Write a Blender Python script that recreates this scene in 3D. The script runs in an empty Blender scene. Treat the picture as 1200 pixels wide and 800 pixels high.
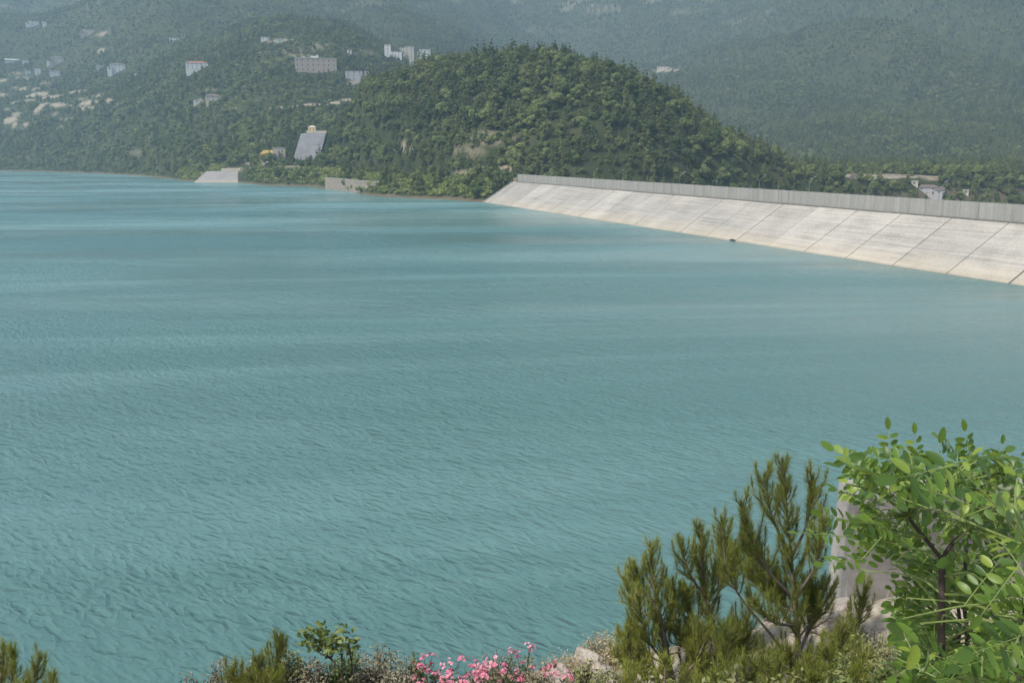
import bpy, math, random
import numpy as np
from mathutils import Vector, Matrix

SC = bpy.context.scene
COL = SC.collection
rng = np.random.default_rng(7)
random.seed(7)
R = math.radians

# ------------------------------------------------------------------ camera model
F, PITCH, CAMH = 1039.0, math.atan(221 / 1039.0), 25.0      # focal in px of a 1200 px wide frame


def ray(px, py):
    u = (px - 600) / F
    v = (400 - py) / F
    return np.array([u, math.cos(PITCH) + v * math.sin(PITCH), -math.sin(PITCH) + v * math.cos(PITCH)])


def at(px, py, y):
    """world point seen at a photo pixel, y metres in front of the camera"""
    d = ray(px, py)
    p = d * (y / d[1])
    return np.array([p[0], p[1], p[2] + CAMH])


# ------------------------------------------------------------------ tagging / linking
def tag(o, label=None, cat=None, group=None, kind=None):
    if label: o['label'] = label
    if cat: o['category'] = cat
    if group: o['group'] = group
    if kind: o['kind'] = kind
    return o


def empty(name, loc, rz=0.0, **kw):
    o = bpy.data.objects.new(name, None)
    COL.objects.link(o)
    o.location = Vector(tuple(float(c) for c in loc))
    o.rotation_euler = (0, 0, rz)
    o.empty_display_size = 0.2
    return tag(o, **kw)


def make_mesh(name, V, faces, mats=(), mi=None, smooth=False):
    """V (n,3); faces: an (m,k) array, or a list of such arrays / of index lists"""
    me = bpy.data.meshes.new(name)
    V = np.asarray(V, dtype=np.float32)
    if isinstance(faces, np.ndarray):
        faces = [faces]
    arrs = []
    for f in faces:
        f = np.asarray(f, dtype=np.int32)
        if f.ndim == 1: f = f[None, :]
        if len(f): arrs.append(f)
    loops = np.concatenate([a.ravel() for a in arrs])
    counts = np.concatenate([np.full(len(a), a.shape[1], dtype=np.int32) for a in arrs])
    starts = np.concatenate([[0], np.cumsum(counts)[:-1]]).astype(np.int32)
    me.vertices.add(len(V)); me.vertices.foreach_set('co', V.ravel())
    me.loops.add(len(loops)); me.loops.foreach_set('vertex_index', loops.astype(np.int32))
    me.polygons.add(len(counts)); me.polygons.foreach_set('loop_start', starts)
    for m in mats: me.materials.append(m)
    if mi is not None:
        me.polygons.foreach_set('material_index', np.asarray(mi, dtype=np.int32))
    me.polygons.foreach_set('use_smooth', np.full(len(counts), bool(smooth)))
    me.update(calc_edges=True)
    me.validate()
    return me


def link(name, me, parent=None, loc=None, **kw):
    o = bpy.data.objects.new(name, me)
    COL.objects.link(o)
    if parent is not None: o.parent = parent
    if loc is not None: o.location = Vector(tuple(float(c) for c in loc))
    return tag(o, **kw)


class MB:
    """collects simple shapes into ONE mesh"""
    def __init__(s): s.V = []; s.F = []; s.n = 0; s.M = []
    def add(s, V, Fs, m=0):
        V = np.asarray(V, dtype=float)
        Fs = Fs if isinstance(Fs, list) else [Fs]
        for f in Fs:
            f = np.asarray(f, dtype=np.int32)
            if f.ndim == 1: f = f[None, :]
            if len(f) == 0: continue
            s.F.append(f + s.n); s.M.append(np.full(len(f), m))
        s.V.append(V); s.n += len(V)
        return s
    def box(s, x0, x1, y0, y1, z0, z1, m=0):
        V = [(x0, y0, z0), (x1, y0, z0), (x1, y1, z0), (x0, y1, z0), (x0, y0, z1), (x1, y0, z1), (x1, y1, z1), (x0, y1, z1)]
        return s.add(V, np.array([(0, 3, 2, 1), (4, 5, 6, 7), (0, 1, 5, 4), (1, 2, 6, 5), (2, 3, 7, 6), (3, 0, 4, 7)]), m)
    def hexa(s, P, m=0):      # eight corners, bottom ring then top ring
        return s.add(P, np.array([(0, 3, 2, 1), (4, 5, 6, 7), (0, 1, 5, 4), (1, 2, 6, 5), (2, 3, 7, 6), (3, 0, 4, 7)]), m)
    def tube(s, pts, rad, k=6, m=0):
        V, Fq = tube_geo(pts, rad, k)
        return s.add(V, Fq, m)
    def mesh(s, name, mats, smooth=False):
        return make_mesh(name, np.concatenate(s.V), s.F, mats, np.concatenate(s.M), smooth)
    def build(s, name, mats, parent=None, loc=None, smooth=False, **kw):
        mats = mats if isinstance(mats, (list, tuple)) else [mats]
        return link(name, s.mesh(name, mats, smooth), parent, loc, **kw)


def tube_geo(pts, rad, k=6):
    P = np.asarray(pts, dtype=float); n = len(P)
    rad = np.broadcast_to(np.asarray(rad, dtype=float), (n,))
    T = np.gradient(P, axis=0); T /= np.linalg.norm(T, axis=1)[:, None] + 1e-9
    up = np.array([0.31, 0.17, 0.93]) if abs(T[0][2]) < .8 else np.array([0.9, 0.3, 0.1])
    A = np.cross(T, up); A /= np.linalg.norm(A, axis=1)[:, None] + 1e-9
    B = np.cross(T, A)
    th = np.linspace(0, 2 * np.pi, k, endpoint=False)
    V = (P[:, None, :] + rad[:, None, None] * (np.cos(th)[None, :, None] * A[:, None, :] + np.sin(th)[None, :, None] * B[:, None, :])).reshape(-1, 3)
    Q = []
    for i in range(n - 1):
        for j in range(k):
            Q.append((i * k + j, i * k + (j + 1) % k, (i + 1) * k + (j + 1) % k, (i + 1) * k + j))
    V = np.vstack([V, P[0], P[-1]])
    Tt = [(n * k, (j + 1) % k, j) for j in range(k)] + [(n * k + 1, (n - 1) * k + j, (n - 1) * k + (j + 1) % k) for j in range(k)]
    return V, [np.array(Q), np.array(Tt)]


def curve_pts(ctrl, n=12):
    """Catmull-Rom through control points"""
    C = np.asarray(ctrl, dtype=float)
    if len(C) == 2: return C[0] + (C[1] - C[0]) * np.linspace(0, 1, n)[:, None]
    C = np.vstack([2 * C[0] - C[1], C, 2 * C[-1] - C[-2]])
    out = []
    m = len(C) - 3
    for t in np.linspace(0, m - 1e-6, n):
        i = int(t); u = t - i
        p0, p1, p2, p3 = C[i], C[i + 1], C[i + 2], C[i + 3]
        out.append(.5 * ((2 * p1) + (-p0 + p2) * u + (2 * p0 - 5 * p1 + 4 * p2 - p3) * u * u + (-p0 + 3 * p1 - 3 * p2 + p3) * u ** 3))
    return np.array(out)


# ------------------------------------------------------------------ numpy noise
_perm = rng.random((256, 256))


def vnoise(x, y):
    xi = np.floor(x).astype(int); yi = np.floor(y).astype(int)
    u = x - xi; v = y - yi
    u = u * u * (3 - 2 * u); v = v * v * (3 - 2 * v)
    a = _perm[xi & 255, yi & 255]; b = _perm[(xi + 1) & 255, yi & 255]
    c = _perm[xi & 255, (yi + 1) & 255]; d = _perm[(xi + 1) & 255, (yi + 1) & 255]
    return (a * (1 - u) + b * u) * (1 - v) + (c * (1 - u) + d * u) * v - .5


def fbm(x, y, o=4):
    s = 0; a = 1
    for i in range(o):
        s = s + a * vnoise(x + 17.3 * i, y - 9.1 * i); x = x * 2.03; y = y * 2.03; a *= .5
    return s


def sstep(a, b, x):
    t = np.clip((x - a) / (b - a), 0, 1)
    return t * t * (3 - 2 * t)


# ------------------------------------------------------------------ materials
def nodes(name):
    m = bpy.data.materials.new(name); m.use_nodes = True
    nt = m.node_tree
    b = nt.nodes['Principled BSDF']
    return m, nt, b


def N(nt, t, **kw):
    n = nt.nodes.new(t)
    for k, v in kw.items():
        if k in n.inputs: n.inputs[k].default_value = v
        else: setattr(n, k, v)
    return n


def L(nt, a, b): nt.links.new(a, b)


def ramp(nt, fac, stops):
    r = nt.nodes.new('ShaderNodeValToRGB')
    e = r.color_ramp.elements
    while len(e) < len(stops): e.new(.5)
    for i, (p, c) in enumerate(stops):
        e[i].position = p; e[i].color = (*c, 1) if len(c) == 3 else c
    L(nt, fac, r.inputs[0])
    return r.outputs[0]


def mixc(nt, fac, a, b, mode='MIX'):
    m = nt.nodes.new('ShaderNodeMix'); m.data_type = 'RGBA'; m.blend_type = mode
    for s, v in ((m.inputs[0], fac), (m.inputs[6], a), (m.inputs[7], b)):
        if isinstance(v, (int, float)): s.default_value = v
        elif isinstance(v, (tuple, list)): s.default_value = (*v, 1)
        else: L(nt, v, s)
    return m.outputs[2]


def noise(nt, scale, detail=4, vec=None, rough=.55, dist=0.0):
    n = N(nt, 'ShaderNodeTexNoise'); n.inputs['Scale'].default_value = scale
    n.inputs['Detail'].default_value = detail; n.inputs['Roughness'].default_value = rough
    n.inputs['Distortion'].default_value = dist
    if vec is None:
        g = N(nt, 'ShaderNodeNewGeometry'); vec = g.outputs['Position']
    L(nt, vec, n.inputs['Vector'])
    return n.outputs['Fac']


def math_n(nt, op, a, b=0.0):
    m = N(nt, 'ShaderNodeMath', operation=op)
    for s, v in ((m.inputs[0], a), (m.inputs[1], b)):
        if isinstance(v, (int, float)): s.default_value = v
        else: L(nt, v, s)
    return m.outputs[0]


def axes_vec(nt, ax, ay, kx, ky, kz=0.0):
    """position projected on two plan directions, each scaled"""
    g = N(nt, 'ShaderNodeNewGeometry')
    outs = []
    for (d, k) in ((ax, kx), (ay, ky)):
        vm = N(nt, 'ShaderNodeVectorMath', operation='DOT_PRODUCT')
        L(nt, g.outputs['Position'], vm.inputs[0]); vm.inputs[1].default_value = (d[0] * k, d[1] * k, 0)
        outs.append(vm.outputs['Value'])
    s = N(nt, 'ShaderNodeSeparateXYZ'); L(nt, g.outputs['Position'], s.inputs[0])
    c = N(nt, 'ShaderNodeCombineXYZ')
    L(nt, outs[0], c.inputs[0]); L(nt, outs[1], c.inputs[1]); L(nt, math_n(nt, 'MULTIPLY', s.outputs[2], kz), c.inputs[2])
    return c.outputs[0]


def foliage_mat(name, dark, mid, light, patch=.012, rough=.75, transl=0.0, island=.35, spec=.2):
    m, nt, b = nodes(name)
    oi = N(nt, 'ShaderNodeObjectInfo'); g = N(nt, 'ShaderNodeNewGeometry')
    f1 = math_n(nt, 'MULTIPLY', oi.outputs['Random'], .70)
    if patch:
        pn = noise(nt, patch, 3)
        f1 = math_n(nt, 'ADD', f1, math_n(nt, 'MULTIPLY', math_n(nt, 'SUBTRACT', pn, .5), 1.3))
    f2 = math_n(nt, 'MULTIPLY', g.outputs['Random Per Island'], island)
    f = math_n(nt, 'ADD', f1, f2)
    c = ramp(nt, f, [(.1, dark), (.5, mid), (.92, light)])
    L(nt, c, b.inputs['Base Color']); b.inputs['Roughness'].default_value = rough
    b.inputs['Specular IOR Level'].default_value = spec
    if transl:
        t = N(nt, 'ShaderNodeBsdfTranslucent')
        L(nt, mixc(nt, .6, c, (light[0] * 1.6, light[1] * 1.5, light[2] * .7)), t.inputs[0])
        ms = N(nt, 'ShaderNodeMixShader'); ms.inputs[0].default_value = transl
        L(nt, b.outputs[0], ms.inputs[1]); L(nt, t.outputs[0], ms.inputs[2])
        L(nt, ms.outputs[0], nt.nodes['Material Output'].inputs[0])
    return m


def plain(name, col, rough=.8, var=.15, scale=3.0, bump=0.0, spec=.3, metal=0.0):
    m, nt, b = nodes(name)
    n = noise(nt, scale, 5)
    lo = tuple(c * (1 - var) for c in col); hi = tuple(min(1, c * (1 + var)) for c in col)
    L(nt, ramp(nt, n, [(.3, lo), (.7, hi)]), b.inputs['Base Color'])
    b.inputs['Roughness'].default_value = rough; b.inputs['Specular IOR Level'].default_value = spec
    b.inputs['Metallic'].default_value = metal
    if bump:
        bp = N(nt, 'ShaderNodeBump'); bp.inputs['Distance'].default_value = bump; L(nt, n, bp.inputs['Height'])
        L(nt, bp.outputs[0], b.inputs['Normal'])
    return m


# ------------------------------------------------------------------ dam frame of reference
W1 = np.array([-14.5, 462.8])
DA = np.array([0.35827, -0.93362])           # along the dam, from its far end towards the near bank
DN = np.array([0.93362, 0.35827])            # away from the lake
SLAB_TOP_Z, SLAB_TOP_S, PAR_Z, MS = 10.45, 16.72, 14.2, 1.6
DAM_LEN = 440.0


def dam_ts(x, y):
    return (x - W1[0]) * DA[0] + (y - W1[1]) * DA[1], (x - W1[0]) * DN[0] + (y - W1[1]) * DN[1]


def dpt(t, s, z):
    return (W1[0] + DA[0] * t + DN[0] * s, W1[1] + DA[1] * t + DN[1] * s, z)


# ------------------------------------------------------------------ far terrain height
SH_P = [-700, -40, 0, 60, 120, 180, 230, 290, 320, 370, 400, 440, 480, 520, 567]
SH_Y = [1250, 1295, 1287, 1229, 1126, 1000, 817, 770, 709, 673, 626, 538, 507, 488, 463]


def Ppx(x, y): return 600 + 1016 * x / np.maximum(y, 1.0)


def height(x, y):
    x = np.asarray(x, float); y = np.asarray(y, float)
    P = Ppx(x, y)
    t, s = dam_ts(x, y)
    wob = 9 * fbm(x / 60, y / 60, 3)
    ysh = np.interp(P, SH_P, SH_Y) + wob * np.where(P > 545, 0, 1)
    d = (y - ysh) * .65
    # mountains
    foot = np.interp(P, [-900, -200, 0, 120, 230, 320, 420, 480, 540, 600, 660, 820, 960, 1100, 1200, 1500, 2200],
                     [1350, 1330, 1300, 1140, 850, 745, 700, 800, 1050, 1350, 1400, 1180, 985, 930, 900, 850, 800])
    slope = np.interp(P, [-300, 0, 230, 420, 500, 600, 700, 850, 1000, 1200, 1500], [.37, .36, .29, .27, .275, .31, .30, .29, .30, .31, .32])
    q = y - foot + 45 * fbm(x / 330, y / 330, 3)
    m = slope * np.where(q > 0, np.sqrt(q * q + 900) - 30, 0)
    k = sstep(40, 400, m + 40)
    m = m + sstep(30, 260, m) * (np.interp(P, [0, 700, 900], [62, 75, 105]) * fbm(x / 420 + 3.1, y / 420, 5)) + sstep(5, 60, m) * 9 * fbm(x / 70, y / 70, 3)
    rid = np.abs(vnoise(x / 520 + y / 900 + 5.2, y / 1300 - x / 2600 + 1.7)) * 2      # spurs running down towards the lake
    m = m + sstep(60, 300, m) * np.interp(P, [0, 300, 600, 900], [70, 80, 120, 170]) * (rid - .35)
    m = m + sstep(700, 900, P) * sstep(20, 160, m) * 75 * (np.abs(vnoise(x / 250 + y / 520 + 8.3, y / 900)) * 2 - .4)
    m = np.maximum(m, 0)
    # wooded hill beyond the far end of the dam
    Yr = np.interp(P, [250, 300, 400, 440, 560, 650, 760, 960], [830, 800, 765, 735, 665, 632, 600, 560])
    ys = np.interp(P, [290, 340, 400, 440, 500, 560, 600, 650, 700, 760, 820, 870, 920, 965], [178, 150, 106, 88, 77, 72, 67, 61, 72, 101, 136, 163, 187, 208])
    zr = np.maximum(25 + (179 - ys) / 1016 * Yr - 20, 0) * sstep(372, 450, P) * (1 - sstep(955, 1010, P))
    Yf = np.interp(P, [300, 420, 567, 650, 760, 860, 960], [735, 700, 494, 486, 470, 480, 505])
    g = np.where(y < Yr, np.clip((Yr - y) / np.maximum(Yr - Yf, 1), 0, 1), np.clip((y - Yr) / 190, 0, 1))
    hill = zr * np.cos(g * np.pi / 2) ** 1.25
    hill = hill + sstep(4, 25, hill) * (5 * fbm(x / 38, y / 38, 3))
    relief = np.maximum(m, hill) + .15 * np.minimum(m, hill)
    # bank above the waterline
    top = np.interp(P, [-100, 0, 200, 260, 300, 330, 380, 420, 500, 567], [5, 5, 6, 9, 15, 17, 13, 10, 9, 9.5])
    bank = top * (1 - (1 - np.clip(d / 24, 0, 1)) ** 1.7) + .35 * fbm(x / 6, y / 6, 3) * sstep(0, 3, d)
    up = np.where(d > 0, bank + relief * sstep(6, 45, d), np.maximum(d * .5, -14))
    # downstream of the dam
    r2 = (x - W1[0] - 20) ** 2 + (y - W1[1]) ** 2
    down = -14 + 24 * np.exp(-r2 / 75 ** 2) + relief * sstep(-5, 25, s)
    kdn = sstep(14, 30, s) * sstep(-25, 5, t)
    h = up * (1 - kdn) + down * kdn
    cap = np.minimum((s + 0.0) / MS, SLAB_TOP_Z) - 2.5
    cap = np.where(s > 28, 500, cap)
    inside = sstep(-1.5, 1.0, t)
    h = np.where((t > -1.5) & (y < 520), np.minimum(h, cap * inside + h * (1 - inside)), h)
    # flat abutment at the dam's far end
    return h


def hit(px, py, r0=380, r1=6000, off=0.0):
    d = ray(px, py); ys = np.arange(r0, r1, 1.5)
    x = d[0] / d[1] * ys; z = CAMH + d[2] / d[1] * ys
    below = z < height(x, ys) + off
    i = np.argmax(below) if below.any() else len(ys) - 1
    return np.array([x[i], ys[i], float(height(x[i], ys[i]))])


# ------------------------------------------------------------------ bare patches (pale soil, terraces, tracks) in plan
PATCH = []       # x, y, z, half width, half height on the slope, strength: bands that follow the contours


def patch_px(cx, cy, rx, ry, strength=1.0, r0=380):
    p = hit(cx, cy, r0); PATCH.append((p[0], p[1], p[2], rx * p[1] / 1016, ry * p[1] / 1016, strength))


for a in [(38, 111, 24, 3.5), (62, 114, 22, 2.5), (104, 121, 24, 3), (12, 141, 18, 4.5), (20, 134, 12, 2), (46, 127, 5, 7), (4, 95, 8, 1.5), (90, 108, 18, 1.6),
          (128, 118, 8, 3), (24, 104, 14, 1.6), (100, 127, 30, 1.2), (60, 122, 22, 1.2), (425, 98, 15, 3.5, 1, 780), (419, 118, 16, 2.5, 1, 780), (392, 121, 18, 2, 1, 780), (364, 123, 20, 2, 1, 780), (337, 126, 18, 1.8, .9, 780),
          (314, 128, 14, 1.5, .8, 780), (780, 83, 16, 1.6, 1, 900), (802, 79, 9, 1.2, 1, 900), (990, 208, 10, 1.5, .8, 600), (1012, 211, 14, 1.4, .9, 600), (1036, 214, 16, 1.5, .9, 600), (1060, 217, 13, 1.6, .9, 600), (1090, 224, 16, 4, .8, 600), (1120, 222, 10, 2, .7, 600),
          (478, 177, 9, 2.5), (473, 172, 4, 3.5), (600, 199, 17, 3.5), (570, 199, 24, 1.5), (545, 204, 14, 1.2), (232, 119, 9, 2), (120, 40, 13, 2), (118, 60, 8, 3), (67, 72, 10, 2),
          (520, 206, 20, 1.2), (330, 48, 16, 2), (370, 55, 30, 6, .35), (420, 62, 20, 5, .3), (275, 199, 18, 1.5), (345, 60, 26, 5, .35), (70, 150, 8, 1.5, .6), (18, 120, 10, 1.5), (30, 92, 12, 1.5, .6), (55, 97, 10, 1.2, .6),
          (8, 112, 14, 1.6), (22, 147, 16, 1.4), (75, 124, 20, 1.2), (30, 118, 16, 1.3), (118, 112, 16, 1.1), (95, 116, 12, 1), (60, 134, 12, 1.2, .7), (140, 122, 9, 1.2, .8), (50, 105, 16, 1.2, .8), (10, 128, 14, 1.4, .8), (78, 140, 12, 1, .6), (22, 87, 12, 1, .6), (180, 108, 14, 1, .4), (200, 95, 18, 1, .4), (245, 106, 14, 1.1, .5), (290, 100, 18, 1.1, .45), (270, 128, 12, 1, .6), (300, 62, 24, 1.3, .5), (350, 66, 22, 1.3, .5), (160, 60, 18, 1.2, .35), (105, 165, 12, 1.2, .4), (160, 178, 18, 1.4, .4),
          (578, 163, 28, 9, .45), (548, 178, 22, 7, .4), (300, 192, 30, 1.2, .8), (340, 196, 20, 1.2, .6)]:
    patch_px(*a)


def bare(x, y, z):
    x = np.asarray(x, float); y = np.asarray(y, float)
    r = np.zeros_like(x)
    wx = .6 * fbm(x / 14, y / 9, 3)
    for (cx, cy, cz, rx, rz, st) in PATCH:
        k = (np.abs(x - cx) < rx * 1.5) & (np.abs(y - cy) < 90)
        if not k.any(): continue
        q = ((x[k] - cx) / rx) ** 2 + ((z[k] - cz) / max(rz, 1.0)) ** 2 + (np.maximum(np.abs(y[k] - cy) - 40, 0) / 40) ** 2
        r[k] = np.maximum(r[k], st * (1 - sstep(.5, 1.25, q + wx[k])))
    crag = sstep(.22, .36, fbm(x / 55 + 2, z / 40 + y / 160, 4)) * sstep(250, 480, z)
    return np.maximum(r, .4 * crag)


# ------------------------------------------------------------------ concrete / earth materials
def concrete(name, col, streak=.25, axis=DA, band=False, tint=.14):
    m, nt, b = nodes(name)
    oi = N(nt, 'ShaderNodeObjectInfo')
    fine = noise(nt, 2.2, 6)
    big = noise(nt, .12, 4)
    hor = noise(nt, 1.0, 4, axes_vec(nt, axis, (-axis[1], axis[0]), .04, 1.7))
    f = math_n(nt, 'ADD', math_n(nt, 'MULTIPLY', fine, .30), math_n(nt, 'MULTIPLY', big, .28))
    f = math_n(nt, 'ADD', f, math_n(nt, 'MULTIPLY', hor, .4))
    lo = tuple(c * (1 - streak * 1.5) for c in col); hi = tuple(min(.9, c * (1 + streak)) for c in col)
    c = ramp(nt, f, [(.36, lo), (.5, col), (.64, hi)])
    tv = math_n(nt, 'ADD', math_n(nt, 'MULTIPLY', oi.outputs['Random'], tint), 1 - tint)
    hs = N(nt, 'ShaderNodeHueSaturation'); L(nt, tv, hs.inputs['Value']); L(nt, c, hs.inputs['Color'])
    c = hs.outputs[0]
    if band:       # mineral stain just above the water: ochre band with a ragged top, and a thin dark wet line
        g = N(nt, 'ShaderNodeNewGeometry'); sp = N(nt, 'ShaderNodeSeparateXYZ'); L(nt, g.outputs['Position'], sp.inputs[0])
        zz = math_n(nt, 'ADD', sp.outputs[2], math_n(nt, 'MULTIPLY', math_n(nt, 'SUBTRACT', noise(nt, .35, 4), .5), 5.0))
        k = ramp(nt, math_n(nt, 'MULTIPLY', zz, .2), [(.0, (1, 1, 1)), (.75, (0, 0, 0))])
        c = mixc(nt, math_n(nt, 'MULTIPLY', k, .35), c, (.47, .39, .26))
        wet = ramp(nt, sp.outputs[2], [(.0, (1, 1, 1)), (.35, (0, 0, 0))])
        c = mixc(nt, math_n(nt, 'MULTIPLY', wet, .45), c, (.20, .16, .10))
    L(nt, c, b.inputs['Base Color']); b.inputs['Roughness'].default_value = .85; b.inputs['Specular IOR Level'].default_value = .25
    bp = N(nt, 'ShaderNodeBump'); bp.inputs['Distance'].default_value = .02; L(nt, fine, bp.inputs['Height']); L(nt, bp.outputs[0], b.inputs['Normal'])
    return m


M_SLAB = concrete('dam_face_concrete', (.355, .335, .295), .26, band=True, tint=.22)


def parapet_mat():
    m, nt, b = nodes('parapet_concrete')
    v = axes_vec(nt, DA, DN, .9, .4, .05)
    st = noise(nt, 1.0, 4, v, .6)
    fine = noise(nt, 1.4, 5)
    f = math_n(nt, 'ADD', math_n(nt, 'MULTIPLY', st, .7), math_n(nt, 'MULTIPLY', fine, .3))
    c = ramp(nt, f, [(.25, (.18, .175, .16)), (.48, (.255, .25, .228)), (.72, (.32, .31, .285))])
    L(nt, c, b.inputs['Base Color']); b.inputs['Roughness'].default_value = .9; b.inputs['Specular IOR Level'].default_value = .2
    return m


M_PAR = parapet_mat()
M_CONC = concrete('weathered_concrete', (.36, .345, .32), .2)
M_PALE = concrete('pale_concrete', (.265, .25, .235), .45, (1, 0), tint=.05)
M_JOINT = plain('joint_filler', (.21, .20, .18), .9, .2, 2)
M_ASPH = plain('asphalt', (.06, .06, .058), .9, .2, 4)
M_ROCKFILL = plain('rockfill', (.26, .23, .19), .95, .35, .5)
M_STEEL = plain('galvanised_steel', (.20, .21, .21), .6, .1, 6, metal=.3)
M_LAMP = plain('lamp_glass', (.75, .75, .72), .3, .05, 6)

# ------------------------------------------------------------------ world, sun, camera
SUN_AZ, SUN_EL = -126.0, 53.0          # azimuth clockwise from +Y (the view direction), elevation
w = bpy.data.worlds.new('World'); SC.world = w; w.use_nodes = True
nt = w.node_tree
sky = nt.nodes.new('ShaderNodeTexSky'); sky.sky_type = 'NISHITA'; sky.sun_disc = False
sky.sun_elevation = R(SUN_EL); sky.sun_rotation = R(SUN_AZ); sky.air_density = 1.0; sky.dust_density = 3.0; sky.ozone_density = 1.0
bg = nt.nodes['Background']; bg.inputs[1].default_value = 0.13
L(nt, sky.outputs[0], bg.inputs[0])
lx = math.sin(R(SUN_AZ)) * math.cos(R(SUN_EL)); ly = math.cos(R(SUN_AZ)) * math.cos(R(SUN_EL)); lz = math.sin(R(SUN_EL))
sd = bpy.data.lights.new('sun', 'SUN'); sd.energy = 3.3; sd.angle = R(1.5); sd.color = (1.0, .96, .90)
so = bpy.data.objects.new('sun', sd); COL.objects.link(so); so.location = (0, 0, 300)
so.rotation_euler = Vector((lx, ly, lz)).to_track_quat('Z', 'Y').to_euler()

cd = bpy.data.cameras.new('camera'); cam = bpy.data.objects.new('camera', cd); COL.objects.link(cam)
cam.location = (0, 0, CAMH); cam.rotation_euler = (R(90) - PITCH, 0, 0)
cd.sensor_fit = 'HORIZONTAL'; cd.sensor_width = 36; cd.lens = 36 * F / 1200; cd.clip_start = .1; cd.clip_end = 30000
SC.camera = cam
SC.view_settings.view_transform = 'Standard'; SC.view_settings.look = 'None'
SC.view_settings.exposure = 0.57; SC.view_settings.gamma = 1.0
SC.cycles.max_bounces = 6; SC.cycles.diffuse_bounces = 3; SC.cycles.glossy_bounces = 3; SC.cycles.transmission_bounces = 3
SC.cycles.transparent_max_bounces = 6; SC.cycles.volume_bounces = 1
SC.cycles.use_denoising = True

# ------------------------------------------------------------------ terrain sheet (hills + lake bed + valley)
def build_hills():
    na, nr = 760, 620
    az = np.linspace(R(-50), R(50), na)
    rr = np.concatenate([np.linspace(130, 420, 60)[:-1], np.geomspace(420, 1000, 300)[:-1], np.geomspace(1000, 6000, nr - 358)])
    nr = len(rr)
    A, Q = np.meshgrid(az, rr)
    X = np.tan(A) * Q; Y = Q.copy()
    Z = height(X, Y)
    V = np.stack([X.ravel(), Y.ravel(), Z.ravel()], 1)
    i = np.arange(nr - 1)[:, None] * na + np.arange(na - 1)[None, :]
    Fq = np.stack([i, i + 1, i + 1 + na, i + na], -1).reshape(-1, 4)
    m, nt, b = nodes('hill_ground')
    at_ = N(nt, 'ShaderNodeAttribute'); at_.attribute_name = 'bare'
    n1 = noise(nt, .05, 5); n2 = noise(nt, .4, 5)
    under = ramp(nt, n1, [(.3, (.022, .030, .012)), (.55, (.040, .050, .020)), (.75, (.075, .070, .036))])
    soil = ramp(nt, n2, [(.3, (.17, .14, .09)), (.5, (.30, .25, .18)), (.7, (.42, .37, .29))])
    c = mixc(nt, math_n(nt, 'MULTIPLY', at_.outputs['Fac'], .85), under, soil)
    # drawdown strip at the waterline: bare pale rock and silt
    g = N(nt, 'ShaderNodeNewGeometry'); sp = N(nt, 'ShaderNodeSeparateXYZ'); L(nt, g.outputs['Position'], sp.inputs[0])
    zz = math_n(nt, 'ADD', sp.outputs[2], math_n(nt, 'MULTIPLY', math_n(nt, 'SUBTRACT', noise(nt, .06, 4), .5), 4.0))
    k = ramp(nt, math_n(nt, 'MULTIPLY', zz, .4), [(.25, (1, 1, 1)), (.75, (0, 0, 0))])
    c = mixc(nt, math_n(nt, 'MULTIPLY', k, .6), c, (.16, .125, .085))
    L(nt, c, b.inputs['Base Color']); b.inputs['Roughness'].default_value = .95; b.inputs['Specular IOR Level'].default_value = .1
    me = make_mesh('hills', V, Fq, [m], smooth=True)
    a = me.attributes.new('bare', 'FLOAT', 'POINT')
    a.data.foreach_set('value', bare(X, Y, Z).ravel().astype(np.float32))
    link('hills', me, kind='structure')


build_hills()


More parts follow.
